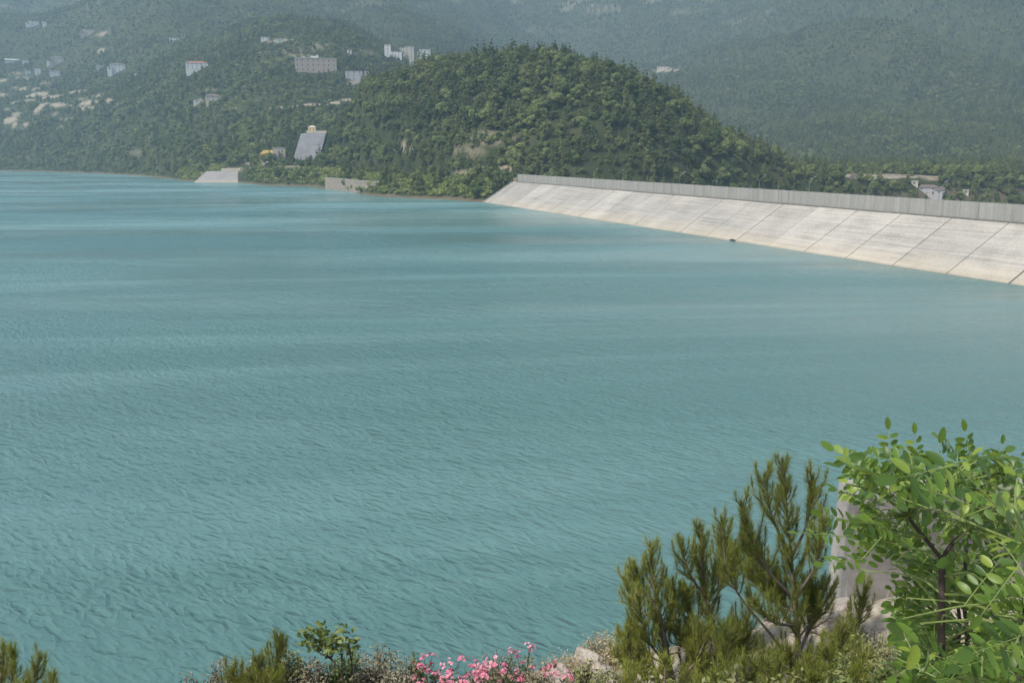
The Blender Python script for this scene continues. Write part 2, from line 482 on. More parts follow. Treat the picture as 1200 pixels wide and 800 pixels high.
# ------------------------------------------------------------------ water
def water_mat():
    m, nt, b = nodes('lake_water')
    n1, c1 = (.62, .785), (.785, -.62)
    n2, c2 = (-.30, .954), (.954, .30)
    wind = noise(nt, 1.0, 4, axes_vec(nt, (1, 0), (0, 1), .0065, .016), .6, .4)      # gusts: broad streaks across the lake
    wf = ramp(nt, wind, [(.42, (.55, .55, .55)), (.58, (1, 1, 1))])
    wa = noise(nt, 1.0, 2, axes_vec(nt, n1, c1, 1.2, .50), .45, .2)
    wb = noise(nt, 1.0, 2, axes_vec(nt, n2, c2, 1.7, .95), .5, .1)
    wc = noise(nt, 1.0, 2, axes_vec(nt, n1, c1, .62, .24), .5, .1)
    def crest(h):          # sharp crests, flat troughs
        return math_n(nt, 'SUBTRACT', 1.0, math_n(nt, 'ABSOLUTE', math_n(nt, 'SUBTRACT', math_n(nt, 'MULTIPLY', h, 2.0), 1.0)))
    hgt = math_n(nt, 'ADD', math_n(nt, 'MULTIPLY', crest(wa), .31), math_n(nt, 'MULTIPLY', wb, .16))
    hgt = math_n(nt, 'ADD', hgt, math_n(nt, 'MULTIPLY', wc, .35))
    bp = N(nt, 'ShaderNodeBump'); bp.inputs['Distance'].default_value = .85
    L(nt, hgt, bp.inputs['Height']); L(nt, wf, bp.inputs['Strength'])
    L(nt, bp.outputs[0], b.inputs['Normal'])
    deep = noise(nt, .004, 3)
    sheen_streak = noise(nt, 1.0, 5, axes_vec(nt, (1, .12), (-.12, 1), .0032, .021), .62, .6)  # streak mask for reflections painted into the water colour
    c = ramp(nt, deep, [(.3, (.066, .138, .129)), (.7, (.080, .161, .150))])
    c = mixc(nt, ramp(nt, sheen_streak, [(.50, (0, 0, 0)), (.62, (.6, .6, .6))]), c, (.125, .225, .215))       # bright reflection on calm streaks, painted in as paler colour
    c = mixc(nt, ramp(nt, sheen_streak, [(.34, (.6, .6, .6)), (.45, (0, 0, 0))]), c, (.056, .132, .124))  # weaker reflection on ruffled streaks, painted in as darker colour
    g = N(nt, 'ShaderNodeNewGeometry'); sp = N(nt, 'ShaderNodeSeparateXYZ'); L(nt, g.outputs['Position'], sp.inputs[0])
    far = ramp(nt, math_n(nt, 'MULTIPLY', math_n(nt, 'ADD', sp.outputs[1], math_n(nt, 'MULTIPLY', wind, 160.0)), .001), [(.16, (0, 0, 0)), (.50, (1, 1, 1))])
    c = mixc(nt, math_n(nt, 'MULTIPLY', far, .75), c, ramp(nt, sheen_streak, [(.37, (.055, .140, .134)), (.47, (.092, .195, .188)), (.53, (.105, .215, .207)), (.60, (.165, .290, .280))]))      # stronger sky reflection far out, painted into the base colour
    L(nt, c, b.inputs['Base Color'])
    L(nt, ramp(nt, wind, [(.42, (.16, .16, .16)), (.58, (.34, .34, .34))]), b.inputs['Roughness'])
    b.inputs['IOR'].default_value = 1.33
    return m


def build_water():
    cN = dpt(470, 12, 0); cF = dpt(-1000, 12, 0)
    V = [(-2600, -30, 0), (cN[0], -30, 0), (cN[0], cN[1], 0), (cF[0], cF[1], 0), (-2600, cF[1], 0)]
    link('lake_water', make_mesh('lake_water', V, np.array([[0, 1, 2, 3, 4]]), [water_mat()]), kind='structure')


build_water()


# ------------------------------------------------------------------ near bank
def near_h(x, y):
    x = np.asarray(x, float); y = np.asarray(y, float)
    off = np.where(x > 20, (x - 20) * .25, 0)
    yy = y - off
    z = np.interp(yy, [-60, -3, 0, 1.5, 3, 4.5, 7, 9, 11, 31, 45, 120], [24.5, 23.7, 23.4, 23.0, 22.0, 20.7, 18.9, 18.05, 17.35, 0, -7, -14])
    side = np.interp(x, [-9, -7, -5, -4, 0, 1.5, 3.2, 6, 9], [-2, -1.4, -.6, .15, .45, .7, 1.25, 1.9, 2.2]) * sstep(6.5, 11, yy) * (1 - sstep(20, 34, yy))
    z = z + side + .28 * fbm(x / 2.2, y / 2.2, 4) * sstep(1, 4, yy) + .05 * fbm(x / .4, y / .4, 3)
    return z


def build_bank():
    xs = np.unique(np.concatenate([np.linspace(-80, -16, 45), np.linspace(-16, 16, 230), np.linspace(16, 210, 120)]))
    ys = np.unique(np.concatenate([np.linspace(-50, -2, 30), np.linspace(-2, 18, 150), np.linspace(18, 110, 110)]))
    X, Y = np.meshgrid(xs, ys); Z = near_h(X, Y)
    V = np.stack([X.ravel(), Y.ravel(), Z.ravel()], 1); na = len(xs)
    i = np.arange(len(ys) - 1)[:, None] * na + np.arange(na - 1)[None, :]
    Fq = np.stack([i, i + 1, i + 1 + na, i + na], -1).reshape(-1, 4)
    m, nt, b = nodes('bank_ground')
    n1 = noise(nt, .7, 6); n2 = noise(nt, 7, 6)
    c = ramp(nt, n1, [(.3, (.10, .085, .05)), (.5, (.27, .225, .16)), (.66, (.40, .355, .28))])
    c = mixc(nt, .5, c, ramp(nt, n2, [(.3, (.10, .085, .06)), (.7, (.46, .41, .33))]))
    L(nt, c, b.inputs['Base Color']); b.inputs['Roughness'].default_value = .95; b.inputs['Specular IOR Level'].default_value = .15
    bp = N(nt, 'ShaderNodeBump'); bp.inputs['Distance'].default_value = .06; L(nt, n2, bp.inputs['Height']); L(nt, bp.outputs[0], b.inputs['Normal'])
    link('ground', make_mesh('ground', V, Fq, [m], smooth=True), kind='structure')


build_bank()


# ------------------------------------------------------------------ the dam
def build_dam():
    dam = empty('dam', (*dpt(0, SLAB_TOP_S, 0)[:2], 0), label='long dam with sloping pale concrete slabs below a grey parapet', cat='dam')
    off = np.array(dam.location)

    def D(t, s, z): return np.array(dpt(t, s, z)) - off
    # core body under the slabs
    b = MB()
    zb = -6.0
    prof = [(zb * MS, zb - .35), (SLAB_TOP_S, SLAB_TOP_Z - .35), (SLAB_TOP_S + .61, SLAB_TOP_Z - .35), (SLAB_TOP_S + .61, 12.4), (SLAB_TOP_S + 10, 12.4), (SLAB_TOP_S + 10 + 27 * 1.5, -14.6), (zb * MS, -14.6)]
    V = [D(t, s, z) for t in (1.0, DAM_LEN) for (s, z) in prof]
    k = len(prof)
    V = np.array(V)
    quads = np.array([(i, (i + 1) % k, k + (i + 1) % k, k + i) for i in range(k)])
    b.add(V, [quads[:1]], 0); b.add(V, [quads[1:]], 1)
    b.add(V, [np.array([list(range(k))[::-1]]), np.array([list(range(k, 2 * k))])], 1)
    b.build('embankment', [M_JOINT, M_ROCKFILL], dam)
    # facing slabs
    joints = [0.0] + [250.8 - 15.2 * j for j in range(16, -1, -1)] + [250.8 + 15.2 * j for j in range(1, 13)]
    prev_gap = .05
    dark = {4: .2, 6: .18, 8: .2, 11: .14, 13: .2, 15: .22, 17: .2, 18: .14, 19: .16, 20: .16, 21: .4}
    for j in range(len(joints) - 1):
        t0, t1 = joints[j], joints[j + 1]
        gap = dark.get(j + 1, .05) / 2 + .03
        a0, a1 = t0 + prev_gap, t1 - gap
        prev_gap = gap
        th = .4
        mb = MB()
        lift = random.uniform(-.02, .02)
        n = 1
        zz = [zb, SLAB_TOP_Z - .05]
        P = []
        for dz in (-th, lift):
            for (t, z) in ((a0, zz[0]), (a1, zz[0]), (a1, zz[1]), (a0, zz[1])):
                P.append(D(t, z * MS, z + dz))
        mb.hexa(P)
        mb.build('face_slab', M_SLAB, dam)
    # dark sunken plinth joint and stair strip at the far end
    mb = MB()
    for i in range(26):
        z = .2 + i * .38
        P = [D(t, s, zz) for zz in (z - .3, z + .17) for (t, s) in ((5.0, z * MS), (7.0, z * MS), (7.0, z * MS + .62), (5.0, z * MS + .62))]
        mb.hexa(P)
    mb.build('stair', plain('stair_concrete', (.30, .28, .27), .9, .15, 2), dam)
    # parapet: panels with open joints, a plinth ledge and a coping
    mb = MB()
    t = 4.5
    while t < DAM_LEN - 3:
        t1 = min(t + 5.06, DAM_LEN)
        dz = random.uniform(-.02, .02); ds = random.uniform(-.025, .025)
        P = [D(a, s, z) for z in (SLAB_TOP_Z + .13, PAR_Z + dz) for (a, s) in ((t + .03, SLAB_TOP_S + .15 + ds), (t1 - .03, SLAB_TOP_S + .15 + ds), (t1 - .03, SLAB_TOP_S + .6 + ds), (t + .03, SLAB_TOP_S + .6 + ds))]
        mb.hexa(P)
        t = t1
    mb.build('parapet', M_PAR, dam)
    mb = MB()
    P = [D(a, s, z) for z in (SLAB_TOP_Z - .12, SLAB_TOP_Z + .12) for (a, s) in ((3.5, SLAB_TOP_S - .45), (DAM_LEN, SLAB_TOP_S - .45), (DAM_LEN, SLAB_TOP_S + .14), (3.5, SLAB_TOP_S + .14))]
    mb.hexa(P)
    mb.build('gutter', plain('gutter_concrete', (.16, .155, .14), .9, .25, 1.5), dam)
    mb = MB()
    P = [D(a, s, z) for z in (12.0, 12.45) for (a, s) in ((2, SLAB_TOP_S + .63), (DAM_LEN, SLAB_TOP_S + .63), (DAM_LEN, SLAB_TOP_S + 9.6), (2, SLAB_TOP_S + 9.6))]
    mb.hexa(P)
    mb.build('crest_road', M_ASPH, dam)
    # rusty brown end block of the parapet
    mb = MB()
    P = [D(a, s, z) for z in (8.0, 12.1) for (a, s) in ((-.4, SLAB_TOP_S - .3), (4.2, SLAB_TOP_S - .3), (4.2, SLAB_TOP_S + 2.2), (-.4, SLAB_TOP_S + 2.2))]
    mb.hexa(P)
    mb.build('end_block', plain('brown_block', (.24, .165, .115), .9, .25, 1.2), dam)
    # pale edge beam along the far side of the facing
    mb = MB()
    P = [D(t, z * MS, z + dz) for dz in (-.5, .35) for (t, z) in ((-1.0, -3), (-.05, -3), (-.05, SLAB_TOP_Z - .5), (-1.0, SLAB_TOP_Z - .5))]
    mb.hexa(P)
    mb.build('edge_beam', M_SLAB, dam)


build_dam()


def build_street_lamps():
    """lamps on the crest road, behind the parapet"""
    zb = 12.45
    mbp = MB(); mbp.tube([(0, 0, 0), (0, 0, 3.9)], [.09, .055], 8); mbp.box(-.2, .2, -.2, .2, 0, .12)
    mba = MB(); mba.tube([(0, 0, 3.85), (.15, 0, 4.3), (1.55, 0, 5.75)], [.05, .045, .04], 6)
    mbh = MB(); mbh.hexa([(1.45, -.2, 5.68), (2.3, -.17, 5.98), (2.3, .17, 5.98), (1.45, .2, 5.68), (1.42, -.16, 5.84), (2.2, -.12, 6.12), (2.2, .12, 6.12), (1.42, .16, 5.84)])
    mbl = MB(); mbl.hexa([(1.55, -.14, 5.63), (2.2, -.12, 5.86), (2.2, .12, 5.86), (1.55, .14, 5.63), (1.55, -.14, 5.70), (2.2, -.12, 5.94), (2.2, .12, 5.94), (1.55, .14, 5.70)])
    meshes = [('pole', mbp.mesh('pole', [M_STEEL])), ('arm', mba.mesh('arm', [M_STEEL])), ('lamp_head', mbh.mesh('lamp_head', [M_STEEL])), ('lamp_glass', mbl.mesh('lamp_glass', [M_LAMP]))]
    ts = [298.5 - 23.1 * k for k in range(12)]
    for i, t in enumerate(ts):
        if i == 0: lab = 'street lamp with angled arm on the dam crest, nearest the right edge'
        elif i == 3: lab = 'street lamp on the dam crest where the wooded hill meets the valley'
        else: lab = 'thin grey street lamp with angled arm behind the parapet of the dam'
        o = empty('street_lamp', dpt(t, SLAB_TOP_S + 1.25, zb), math.atan2(DN[1], DN[0]), label=lab, cat='street lamp', group='street lamps along the dam crest')
        for nme, me in meshes:
            link(nme, me, o)


build_street_lamps()

# thin posts on the parapet
for (t, hh, lab) in ((216.5, 1.5, 'taller short grey post standing on top of the dam parapet'), (203.0, .8, 'shorter stubby grey post standing on top of the dam parapet')):
    mb = MB(); mb.tube([(0, 0, 0), (0, 0, hh)], [.09, .08], 8); mb.box(-.16, .16, -.16, .16, 0, .08); mb.box(-.14, .14, -.12, .12, hh, hh + .14)
    mb.build('post', M_STEEL, loc=dpt(t, SLAB_TOP_S + .38, PAR_Z), label=lab, cat='post')

# dark log washed up at the foot of the dam
mb = MB()
mb.tube(curve_pts([(-1.3, 0, 0), (-.4, .1, .08), (.5, -.05, .05), (1.4, .1, .12)], 8), [.22, .26, .25, .24, .22, .2, .17, .12], 8)
mb.tube([(.4, 0, .1), (.8, -.2, .6)], [.09, .04], 5); mb.tube([(-.3, .05, .1), (-.6, .3, .5)], [.08, .03], 5)
lg = mb.build('driftwood_log', plain('wet_wood', (.035, .028, .022), .7, .3, 4), loc=dpt((np.array([64.5, 258.3]) - W1) @ DA, .15, .1), smooth=True, label='dark driftwood log lying at the waterline of the dam face', cat='log')
lg.rotation_euler = (0, 0, math.atan2(DA[1], DA[0]))



# ------------------------------------------------------------------ tree models
M_BARK = plain('bark', (.09, .07, .05), .95, .3, 5)
M_PINE = foliage_mat('pine_foliage', (.036, .058, .018), (.094, .122, .036), (.158, .178, .056))
M_BROAD = foliage_mat('broadleaf_foliage', (.040, .068, .018), (.112, .150, .044), (.19, .22, .07))
M_SHRUB = foliage_mat('shrub_foliage', (.085, .112, .030), (.165, .205, .052), (.27, .30, .09), patch=.03)


def ico(sub=1):
    t = (1 + 5 ** .5) / 2
    V = [(-1, t, 0), (1, t, 0), (-1, -t, 0), (1, -t, 0), (0, -1, t), (0, 1, t), (0, -1, -t), (0, 1, -t), (t, 0, -1), (t, 0, 1), (-t, 0, -1), (-t, 0, 1)]
    Fs = [(0, 11, 5), (0, 5, 1), (0, 1, 7), (0, 7, 10), (0, 10, 11), (1, 5, 9), (5, 11, 4), (11, 10, 2), (10, 7, 6), (7, 1, 8), (3, 9, 4), (3, 4, 2), (3, 2, 6), (3, 6, 8), (3, 8, 9), (4, 9, 5), (2, 4, 11), (6, 2, 10), (8, 6, 7), (9, 8, 1)]
    V = [np.array(v) / np.linalg.norm(v) for v in V]
    for _ in range(sub):
        cache = {}; nf = []
        def mid(a, b):
            k = (min(a, b), max(a, b))
            if k not in cache:
                p = V[a] + V[b]; V.append(p / np.linalg.norm(p)); cache[k] = len(V) - 1
            return cache[k]
        for a, b, c in Fs:
            x, y, z = mid(a, b), mid(b, c), mid(c, a)
            nf += [(a, x, z), (b, y, x), (c, z, y), (x, y, z)]
        Fs = nf
    return np.array(V), np.array(Fs)


def cards(C, Nn, size, rg, jit=.6, aspect=.75):
    n = len(C)
    Nn = Nn + rg.normal(0, jit, (n, 3)); Nn /= np.linalg.norm(Nn, axis=1)[:, None]
    Rv = rg.normal(0, 1, (n, 3))
    A = np.cross(Nn, Rv); A /= np.linalg.norm(A, axis=1)[:, None]
    B = np.cross(Nn, A)
    s = np.asarray(size)[:, None] if np.ndim(size) else size
    V = np.stack([C - A * s, C - B * s * aspect, C + A * s, C + B * s * aspect], 1).reshape(-1, 3)
    return V, np.arange(4 * n).reshape(-1, 4)


def lobes_to_tree(name, lobes, trunk, leafmat, seed, dens=24, size=.26, squash=.8):
    rg = np.random.default_rng(seed)
    mb = MB()
    iv, jf = ico(1)
    for (c, r) in lobes:
        c = np.array(c)
        k = max(14, int(dens * r * r * 4))
        d = rg.normal(0, 1, (k, 3)); d /= np.linalg.norm(d, axis=1)[:, None]
        d[:, 2] = np.where(d[:, 2] < -.35, -d[:, 2], d[:, 2])
        rad = r * rg.uniform(.72, 1.25, k)
        P = c + d * rad[:, None] * np.array([1, 1, squash])
        V, Q = cards(P, d, size * rg.uniform(.6, 1.35, k), rg, .55)
        mb.add(V, [Q], 0)
        bump = 1 + .18 * rg.normal(0, 1, len(iv))
        mb.add(c + iv * (r * .66 * bump)[:, None] * np.array([1, 1, squash]), [jf], 0)
    for pts, rad in trunk:
        mb.tube(pts, rad, 5, 1)
    return mb.mesh(name, [leafmat, M_BARK])


def broad_mesh(seed):
    rg = np.random.default_rng(seed)
    lobes = []
    nl = rg.integers(7, 11)
    for i in range(nl):
        a = i * 2.4 + rg.uniform(-.4, .4); q = rg.uniform(.5, 1.9) if i else 0
        z = rg.uniform(2.4, 5.6) - q * .35
        lobes.append(((math.cos(a) * q, math.sin(a) * q, z), rg.uniform(1.0, 1.65)))
    trunk = [([(0, 0, -1.2), (.1, 0, 1.5), (0, .1, 4)], [.22, .16, .06])]
    for (c, r) in lobes[:4]: trunk.append(([(.05, 0, 1.6), tuple(c)], [.1, .04]))
    return lobes_to_tree('broadleaf_tree', lobes, trunk, M_BROAD, seed)


def pine_mesh(seed):
    rg = np.random.default_rng(seed)
    lobes = []; Ht = rg.uniform(8.2, 9.8)
    nlev = 6
    lean = rg.uniform(-.5, .5, 2)
    for lv in range(nlev):
        z = 2.2 + (Ht - 2.6) * lv / (nlev - 1)
        rr = 2.0 * (1 - (lv / (nlev - 1)) ** 1.5 * .85)
        k = max(1, int(round(7 * rr / 2)))
        for j in range(k):
            a = rg.uniform(0, 6.28)
            q = rr * rg.uniform(.2, 1.08) if k > 1 else 0
            u = lv / nlev
            lobes.append(((math.cos(a) * q + lean[0] * u, math.sin(a) * q + lean[1] * u, z + rg.uniform(-.5, .5)), max(.38, rr * rg.uniform(.26, .52))))
    trunk = [([(0, 0, -1.2), (.05, .05, 3), (lean[0] * .8, lean[1] * .8, Ht - .6)], [.22, .16, .04])]
    for (c, r) in lobes[:7]: trunk.append(([(0, 0, max(1.4, c[2] - .7)), tuple(c)], [.07, .03]))
    return lobes_to_tree('pine_tree', lobes, trunk, M_PINE, seed, 30, .20, .85)


def shrub_mesh(seed):
    rg = np.random.default_rng(seed)
    lobes = [((rg.uniform(-1, 1), rg.uniform(-.8, .8), rg.uniform(.3, 1.2)), rg.uniform(.55, 1.0)) for _ in range(6)]
    trunk = [([(0, 0, -.5), (c[0] * .6, c[1] * .6, c[2])], [.06, .02]) for (c, r) in lobes[:4]]
    return lobes_to_tree('shrub', lobes, trunk, M_SHRUB, seed, 22, .22, .8)


PINES = [pine_mesh(100 + i) for i in range(6)]
BROADS = [broad_mesh(200 + i) for i in range(6)]
SHRUBS = [shrub_mesh(300 + i) for i in range(5)]

# ------------------------------------------------------------------ buildings on the slopes
M_WHITE = plain('white_render', (.58, .57, .545), .85, .06, .6)
M_CREAM = plain('cream_render', (.46, .41, .335), .85, .08, .6)
M_BEIGE = plain('beige_stone', (.33, .275, .23), .9, .14, .5)
M_GREYW = plain('grey_render', (.36, .36, .36), .9, .1, .6)
M_GREEN = plain('pale_green_sheet', (.42, .48, .42), .7, .08, .8)
M_TILE = plain('clay_tiles', (.30, .13, .085), .9, .2, 1.2)
M_BROWNROOF = plain('brown_roof', (.14, .11, .10), .9, .2, 1.2)
M_FLAT = plain('flat_roof', (.40, .38, .35), .9, .12, .8)
M_WIN = plain('window_glass', (.10, .11, .12), .15, .2, 2, spec=.6)
M_DOOR = plain('door_wood', (.16, .09, .05), .7, .2, 3)
M_YELLOW = plain('yellow_paint', (.42, .29, .075), .7, .15, 2)
M_ORANGE = plain('orange_paint', (.42, .17, .04), .6, .1, 2)
CLEAR = []


def house(name, px, py, wpx, hpx, wall, roof, kind, label, cat='house', group=None, storeys=None, rz=0.0, depth=None):
    p = hit(px, py, 860 if (300 < px < 520 and py < 130) or (px > 700 and py < 150) else (560 if px > 700 else 380))
    y = p[1]; k = y / 1016
    xs_ = p[0] + np.array([-.5, -.25, 0, .25, .5]) * wpx * k
    hh_ = height(xs_, np.full(5, y - .5)); p[2] = float(.5 * hh_.max() + .5 * p[2]) - .1
    wd, ht = wpx * k, hpx * k
    dp = depth or min(max(wd * .6, 5.0), 13.0)
    face = math.atan2(-p[0], p[1])          # turn the front towards the lake
    face = math.atan2(p[0], -p[1]) + math.pi
    face = -math.atan2(p[0], p[1])
    o = empty(name, p, face + rz, label=label, cat=cat, group=group)
    CLEAR.append((p[0], p[1], wd / 2 + .3, dp + 1, 6.0))
    st = storeys or max(1, int(round(ht / 3.3)))
    rh = 0.0
    if kind in ('gable', 'hip'): rh = min(ht * .32, 2.6)
    wh = ht - rh
    b = MB(); b.box(-wd / 2, wd / 2, 0, dp, -9, wh); b.build('wall', wall, o)
    e = .45
    if kind == 'flat':
        b = MB(); b.box(-wd / 2 - .25, wd / 2 + .25, -.3, dp + .25, wh + .003, wh + .25)
        b.box(-wd / 2 - .25, wd / 2 + .25, -.3, -.12, wh + .253, wh + .6)
        b.build('roof', roof, o)
    else:
        b = MB(); x0, x1, y0, y1 = -wd / 2 - e, wd / 2 + e, -e, dp + e
        ins = min(wd, dp) * .45 if kind == 'hip' else .02
        ym = dp / 2
        V = [(x0, y0, wh + .003), (x1, y0, wh + .003), (x1, y1, wh + .003), (x0, y1, wh + .003), (x0 + ins, ym, wh + rh), (x1 - ins, ym, wh + rh)]
        b.add(V, [np.array([(0, 1, 5, 4), (2, 3, 4, 5), (3, 2, 1, 0)]), np.array([(1, 2, 5), (3, 0, 4)])])
        rf = b.build('roof', roof, o)
    nw = max(1, int(wd / 5.5))
    sh = wh / st
    nwin = 0
    for s in range(st):
        for i in range(nw):
            if nwin > 24: break
            cx = -wd / 2 + wd * (i + .5) / nw
            if s == 0 and i == nw // 2 and nw > 1:
                b = MB(); b.box(cx - .55, cx + .55, -.06, .05, 0, min(2.1, sh * .8)); b.build('door', M_DOOR, o); continue
            b = MB(); b.box(cx - .6, cx + .6, -.05, .05, s * sh + sh * .35, s * sh + sh * .8); nwin += 1
            b.build('window', M_WIN, o)
    if 8 < wpx < 30:          # a lower wing with its own roof
        sgn = random.choice((-1, 1)); ww = wd * random.uniform(.3, .45); wh2 = wh * random.uniform(.45, .7)
        x0 = sgn * wd / 2 - (0 if sgn > 0 else ww * .55); x0 = wd / 2 - ww * .5 if sgn > 0 else -wd / 2 - ww * .5
        b = MB(); b.box(x0, x0 + ww, -2.6, dp * .6, -9, wh2); b.build('wing', M_BEIGE if random.random() < .5 else wall, o)
        b = MB(); b.hexa([(x0 - .3, -3.0, wh2 + .003), (x0 + ww + .3, -3.0, wh2 + .003), (x0 + ww + .3, dp * .6 + .3, wh2 + .003), (x0 - .3, dp * .6 + .3, wh2 + .003), (x0 - .3, -2.9, wh2 + .25), (x0 + ww + .3, -2.9, wh2 + .25), (x0 + ww + .3, dp * .6 + .3, wh2 + 1.0), (x0 - .3, dp * .6 + .3, wh2 + 1.0)])
        b.build('wing_roof', random.choice((M_BROWNROOF, M_FLAT)), o)
        b = MB(); b.box(x0 + ww * .35, x0 + ww * .65, -2.68, -2.55, wh2 * .35, wh2 * .8); b.build('window', M_WIN, o)
    return o, wd, dp, wh


G = 'houses on the slope left of the lake'
house('house', 40, 31.5, 11, 4.5, M_WHITE, M_FLAT, 'flat', 'long bright white house high on the left slope, widest of the topmost row', group=G)
house('house', 52.5, 31.5, 4.2, 4.5, M_WHITE, M_FLAT, 'flat', 'tiny white cube house at the right end of the topmost row', group=G)
house('house', 104, 42, 12, 5, M_CREAM, M_FLAT, 'flat', 'cream house on a pale cutting, high between two wooded spurs', group=G)
house('greenhouse', 14.5, 74, 14, 4, M_GREEN, M_GREEN, 'gable', 'long low pale green greenhouse near the left edge of the photo', cat='greenhouse')
house('house', 30, 76, 6, 4.5, M_WHITE, M_FLAT, 'flat', 'small white flat-roofed house just right of the pale green greenhouse', group=G)
house('house', 58, 77.5, 5, 5, M_WHITE, M_FLAT, 'flat', 'small white annexe left of the house with the brown roof', group=G)
house('house', 68, 75.5, 12, 8, M_CREAM, M_BROWNROOF, 'hip', 'cream house with brown hipped roof beside a small white annexe', group=G)
house('house', 33, 87.5, 6, 4, M_GREEN, M_FLAT, 'flat', 'pale greenish low house left of a white one, above the terraces', group=G)
house('house', 44.5, 87.5, 6, 6, M_WHITE, M_FLAT, 'flat', 'white two-storey house above the bare terraces', group=G)
house('house', 64.5, 90, 10, 6.5, M_WHITE, M_BROWNROOF, 'gable', 'white gabled house above the right end of the bare terraces', group=G)
house('house', 118, 82.5, 8, 4, M_GREEN, M_FLAT, 'flat', 'faint pale house left of the bright white one with purplish roof', group=G)
house('house', 138, 85.5, 16, 9, M_WHITE, M_BROWNROOF, 'hip', 'bright white house with purplish brown roof, alone in the woods', group=G)
house('hut', 160, 91.5, 4, 4, M_WHITE, M_FLAT, 'flat', 'tiny white hut downhill of the purplish-roofed house', cat='hut')
house('house', 204, 50, 10, 4, M_WHITE, M_FLAT, 'flat', 'lone white house high in the dark woods of the left slope', group=G)
house('house', 231, 84, 23, 9, M_WHITE, M_TILE, 'hip', 'wide white house with red tiled roof in the middle of the left slope', group=G)
house('house', 250, 120.5, 16, 7.5, M_CREAM, M_BROWNROOF, 'hip', 'pale house with dark roof below the red-roofed house', group=G)
house('house', 231, 123, 7, 4, M_WHITE, M_FLAT, 'flat', 'small white outbuilding left of the pale dark-roofed house', group=G)
ob, wd, dp, wh = house('apartment_block', 370.5, 86, 45, 15, M_BEIGE, M_FLAT, 'flat', 'long beige block with a flat roof and rooftop sheds on the slope', cat='apartment block', storeys=3, depth=16)
for (a, c, hh, mt) in ((-.34, .1, 2.2, M_GREYW), (-.12, .16, 3.0, M_WHITE), (.02, .05, 4.2, M_WHITE)):
    b = MB(); b.box(a * wd, (a + c) * wd, 3, 8, wh + .26, wh + hh); b.build('rooftop_shed', mt, ob)
house('hut', 409.5, 65.5, 5, 5, M_WHITE, M_FLAT, 'flat', 'small white hut between the beige block and the white hamlet', cat='hut')
house('house', 415, 96, 19, 9.5, M_GREYW, M_BROWNROOF, 'flat', 'grey brown house just above a pale bare patch beside the hill', group=G)
house('house', 430, 92, 5, 6, M_CREAM, M_FLAT, 'flat', 'narrow cream house at the right of the grey brown house', group=G)
H2 = 'houses of the white hamlet beside the hill top'
house('house', 454.5, 67.5, 7, 12, M_WHITE, M_FLAT, 'flat', 'tall narrow white house at the left of the hamlet', group=H2)
house('house', 464, 71, 13, 8, M_WHITE, M_BROWNROOF, 'flat', 'wide white house with brown roof in the hamlet beside the hill', group=H2)
house('house', 473, 65, 10, 7.5, M_CREAM, M_FLAT, 'flat', 'cream house at the back of the hamlet', group=H2)
house('house', 480, 77, 10, 17, M_CREAM, M_FLAT, 'flat', 'tallest cream block of the hamlet, three storeys high', group=H2)
house('house', 494.5, 78, 10, 8.5, M_WHITE, M_FLAT, 'flat', 'white house at the lower right end of the hamlet, by the trees', group=H2)
house('house', 498, 66, 12, 6.5, M_GREEN, M_FLAT, 'flat', 'pale grey-green house at the upper right end of the hamlet', group=H2)
house('house', 311, 49, 9, 4, M_WHITE, M_FLAT, 'flat', 'left one of two pale houses above the long beige block', group=G)
house('house', 328, 50.5, 8, 3.6, M_GREEN, M_FLAT, 'flat', 'right one of two pale houses above the long beige block', group=G)
house('house', 777, 83.5, 13, 3.4, M_CREAM, M_FLAT, 'flat', 'pale house by a pale clearing on the far mountainside behind the hill', group='houses beyond the hill')
H3 = 'buildings in the valley behind the dam'
house('house', 1003, 209.5, 9, 4.5, M_CREAM, M_BROWNROOF, 'gable', 'small pale house by the valley road behind the dam', group=H3)
house('house', 1071, 219, 8, 4.5, M_CREAM, M_FLAT, 'flat', 'pale flat house left of the farm roofs behind the dam', group=H3)
house('farmhouse', 1086, 231, 24, 10, M_GREYW, M_BROWNROOF, 'hip', 'grey farmhouse with wide brown roof behind the dam parapet', cat='farmhouse', group=H3)
house('house', 1100, 225, 9, 5, M_GREYW, M_BROWNROOF, 'gable', 'small grey house with brown roof right of the grey farmhouse', group=H3)
house('hut', 1131.5, 228.5, 6, 4.5, M_CREAM, M_FLAT, 'flat', 'little pale hut among trees behind the right part of the parapet', cat='hut', group=H3)

# lakeside pavilion: white walls, yellow pillars, yellow hipped roof
p = hit(314.5, 190.5); k = p[1] / 1016; wd = 17 * k; ht = 9 * k
CLEAR.append((p[0], p[1], wd / 2 + 1, 12, 12.0))
o = empty('pavilion', p, -math.atan2(p[0], p[1]), label='lakeside pavilion with white walls, yellow pillars and yellow hipped roof', cat='pavilion')
b = MB(); b.box(-wd / 2 + .4, wd / 2 - .4, .5, 6, -4, ht); b.build('wall', M_WHITE, o)
b = MB(); b.hexa([(-wd / 2 - .4, -.8, ht + .02), (wd / 2 + .4, -.8, ht + .02), (wd / 2 + .4, 6.8, ht + .02), (-wd / 2 - .4, 6.8, ht + .02), (-wd * .25, 1.6, ht + 3.2), (wd * .25, 1.6, ht + 3.2), (wd * .25, 4.4, ht + 3.2), (-wd * .25, 4.4, ht + 3.2)]); b.build('roof', M_YELLOW, o)
b = MB(); b.box(-wd / 2, wd / 2, -.25, -.05, ht - 1.1, ht); b.build('beam', M_ORANGE, o)
for xx in (-wd / 2 + .2, 0, wd / 2 - .2):
    b = MB(); b.box(xx - .28, xx + .28, -.3, .25, -4, ht - 1.1); b.build('pillar', M_YELLOW, o)
for xx in (-wd * .27, wd * .24):
    b = MB(); b.box(xx - .8, xx + .8, .44, .52, 0, 3.0); b.build('doorway', M_WIN, o)
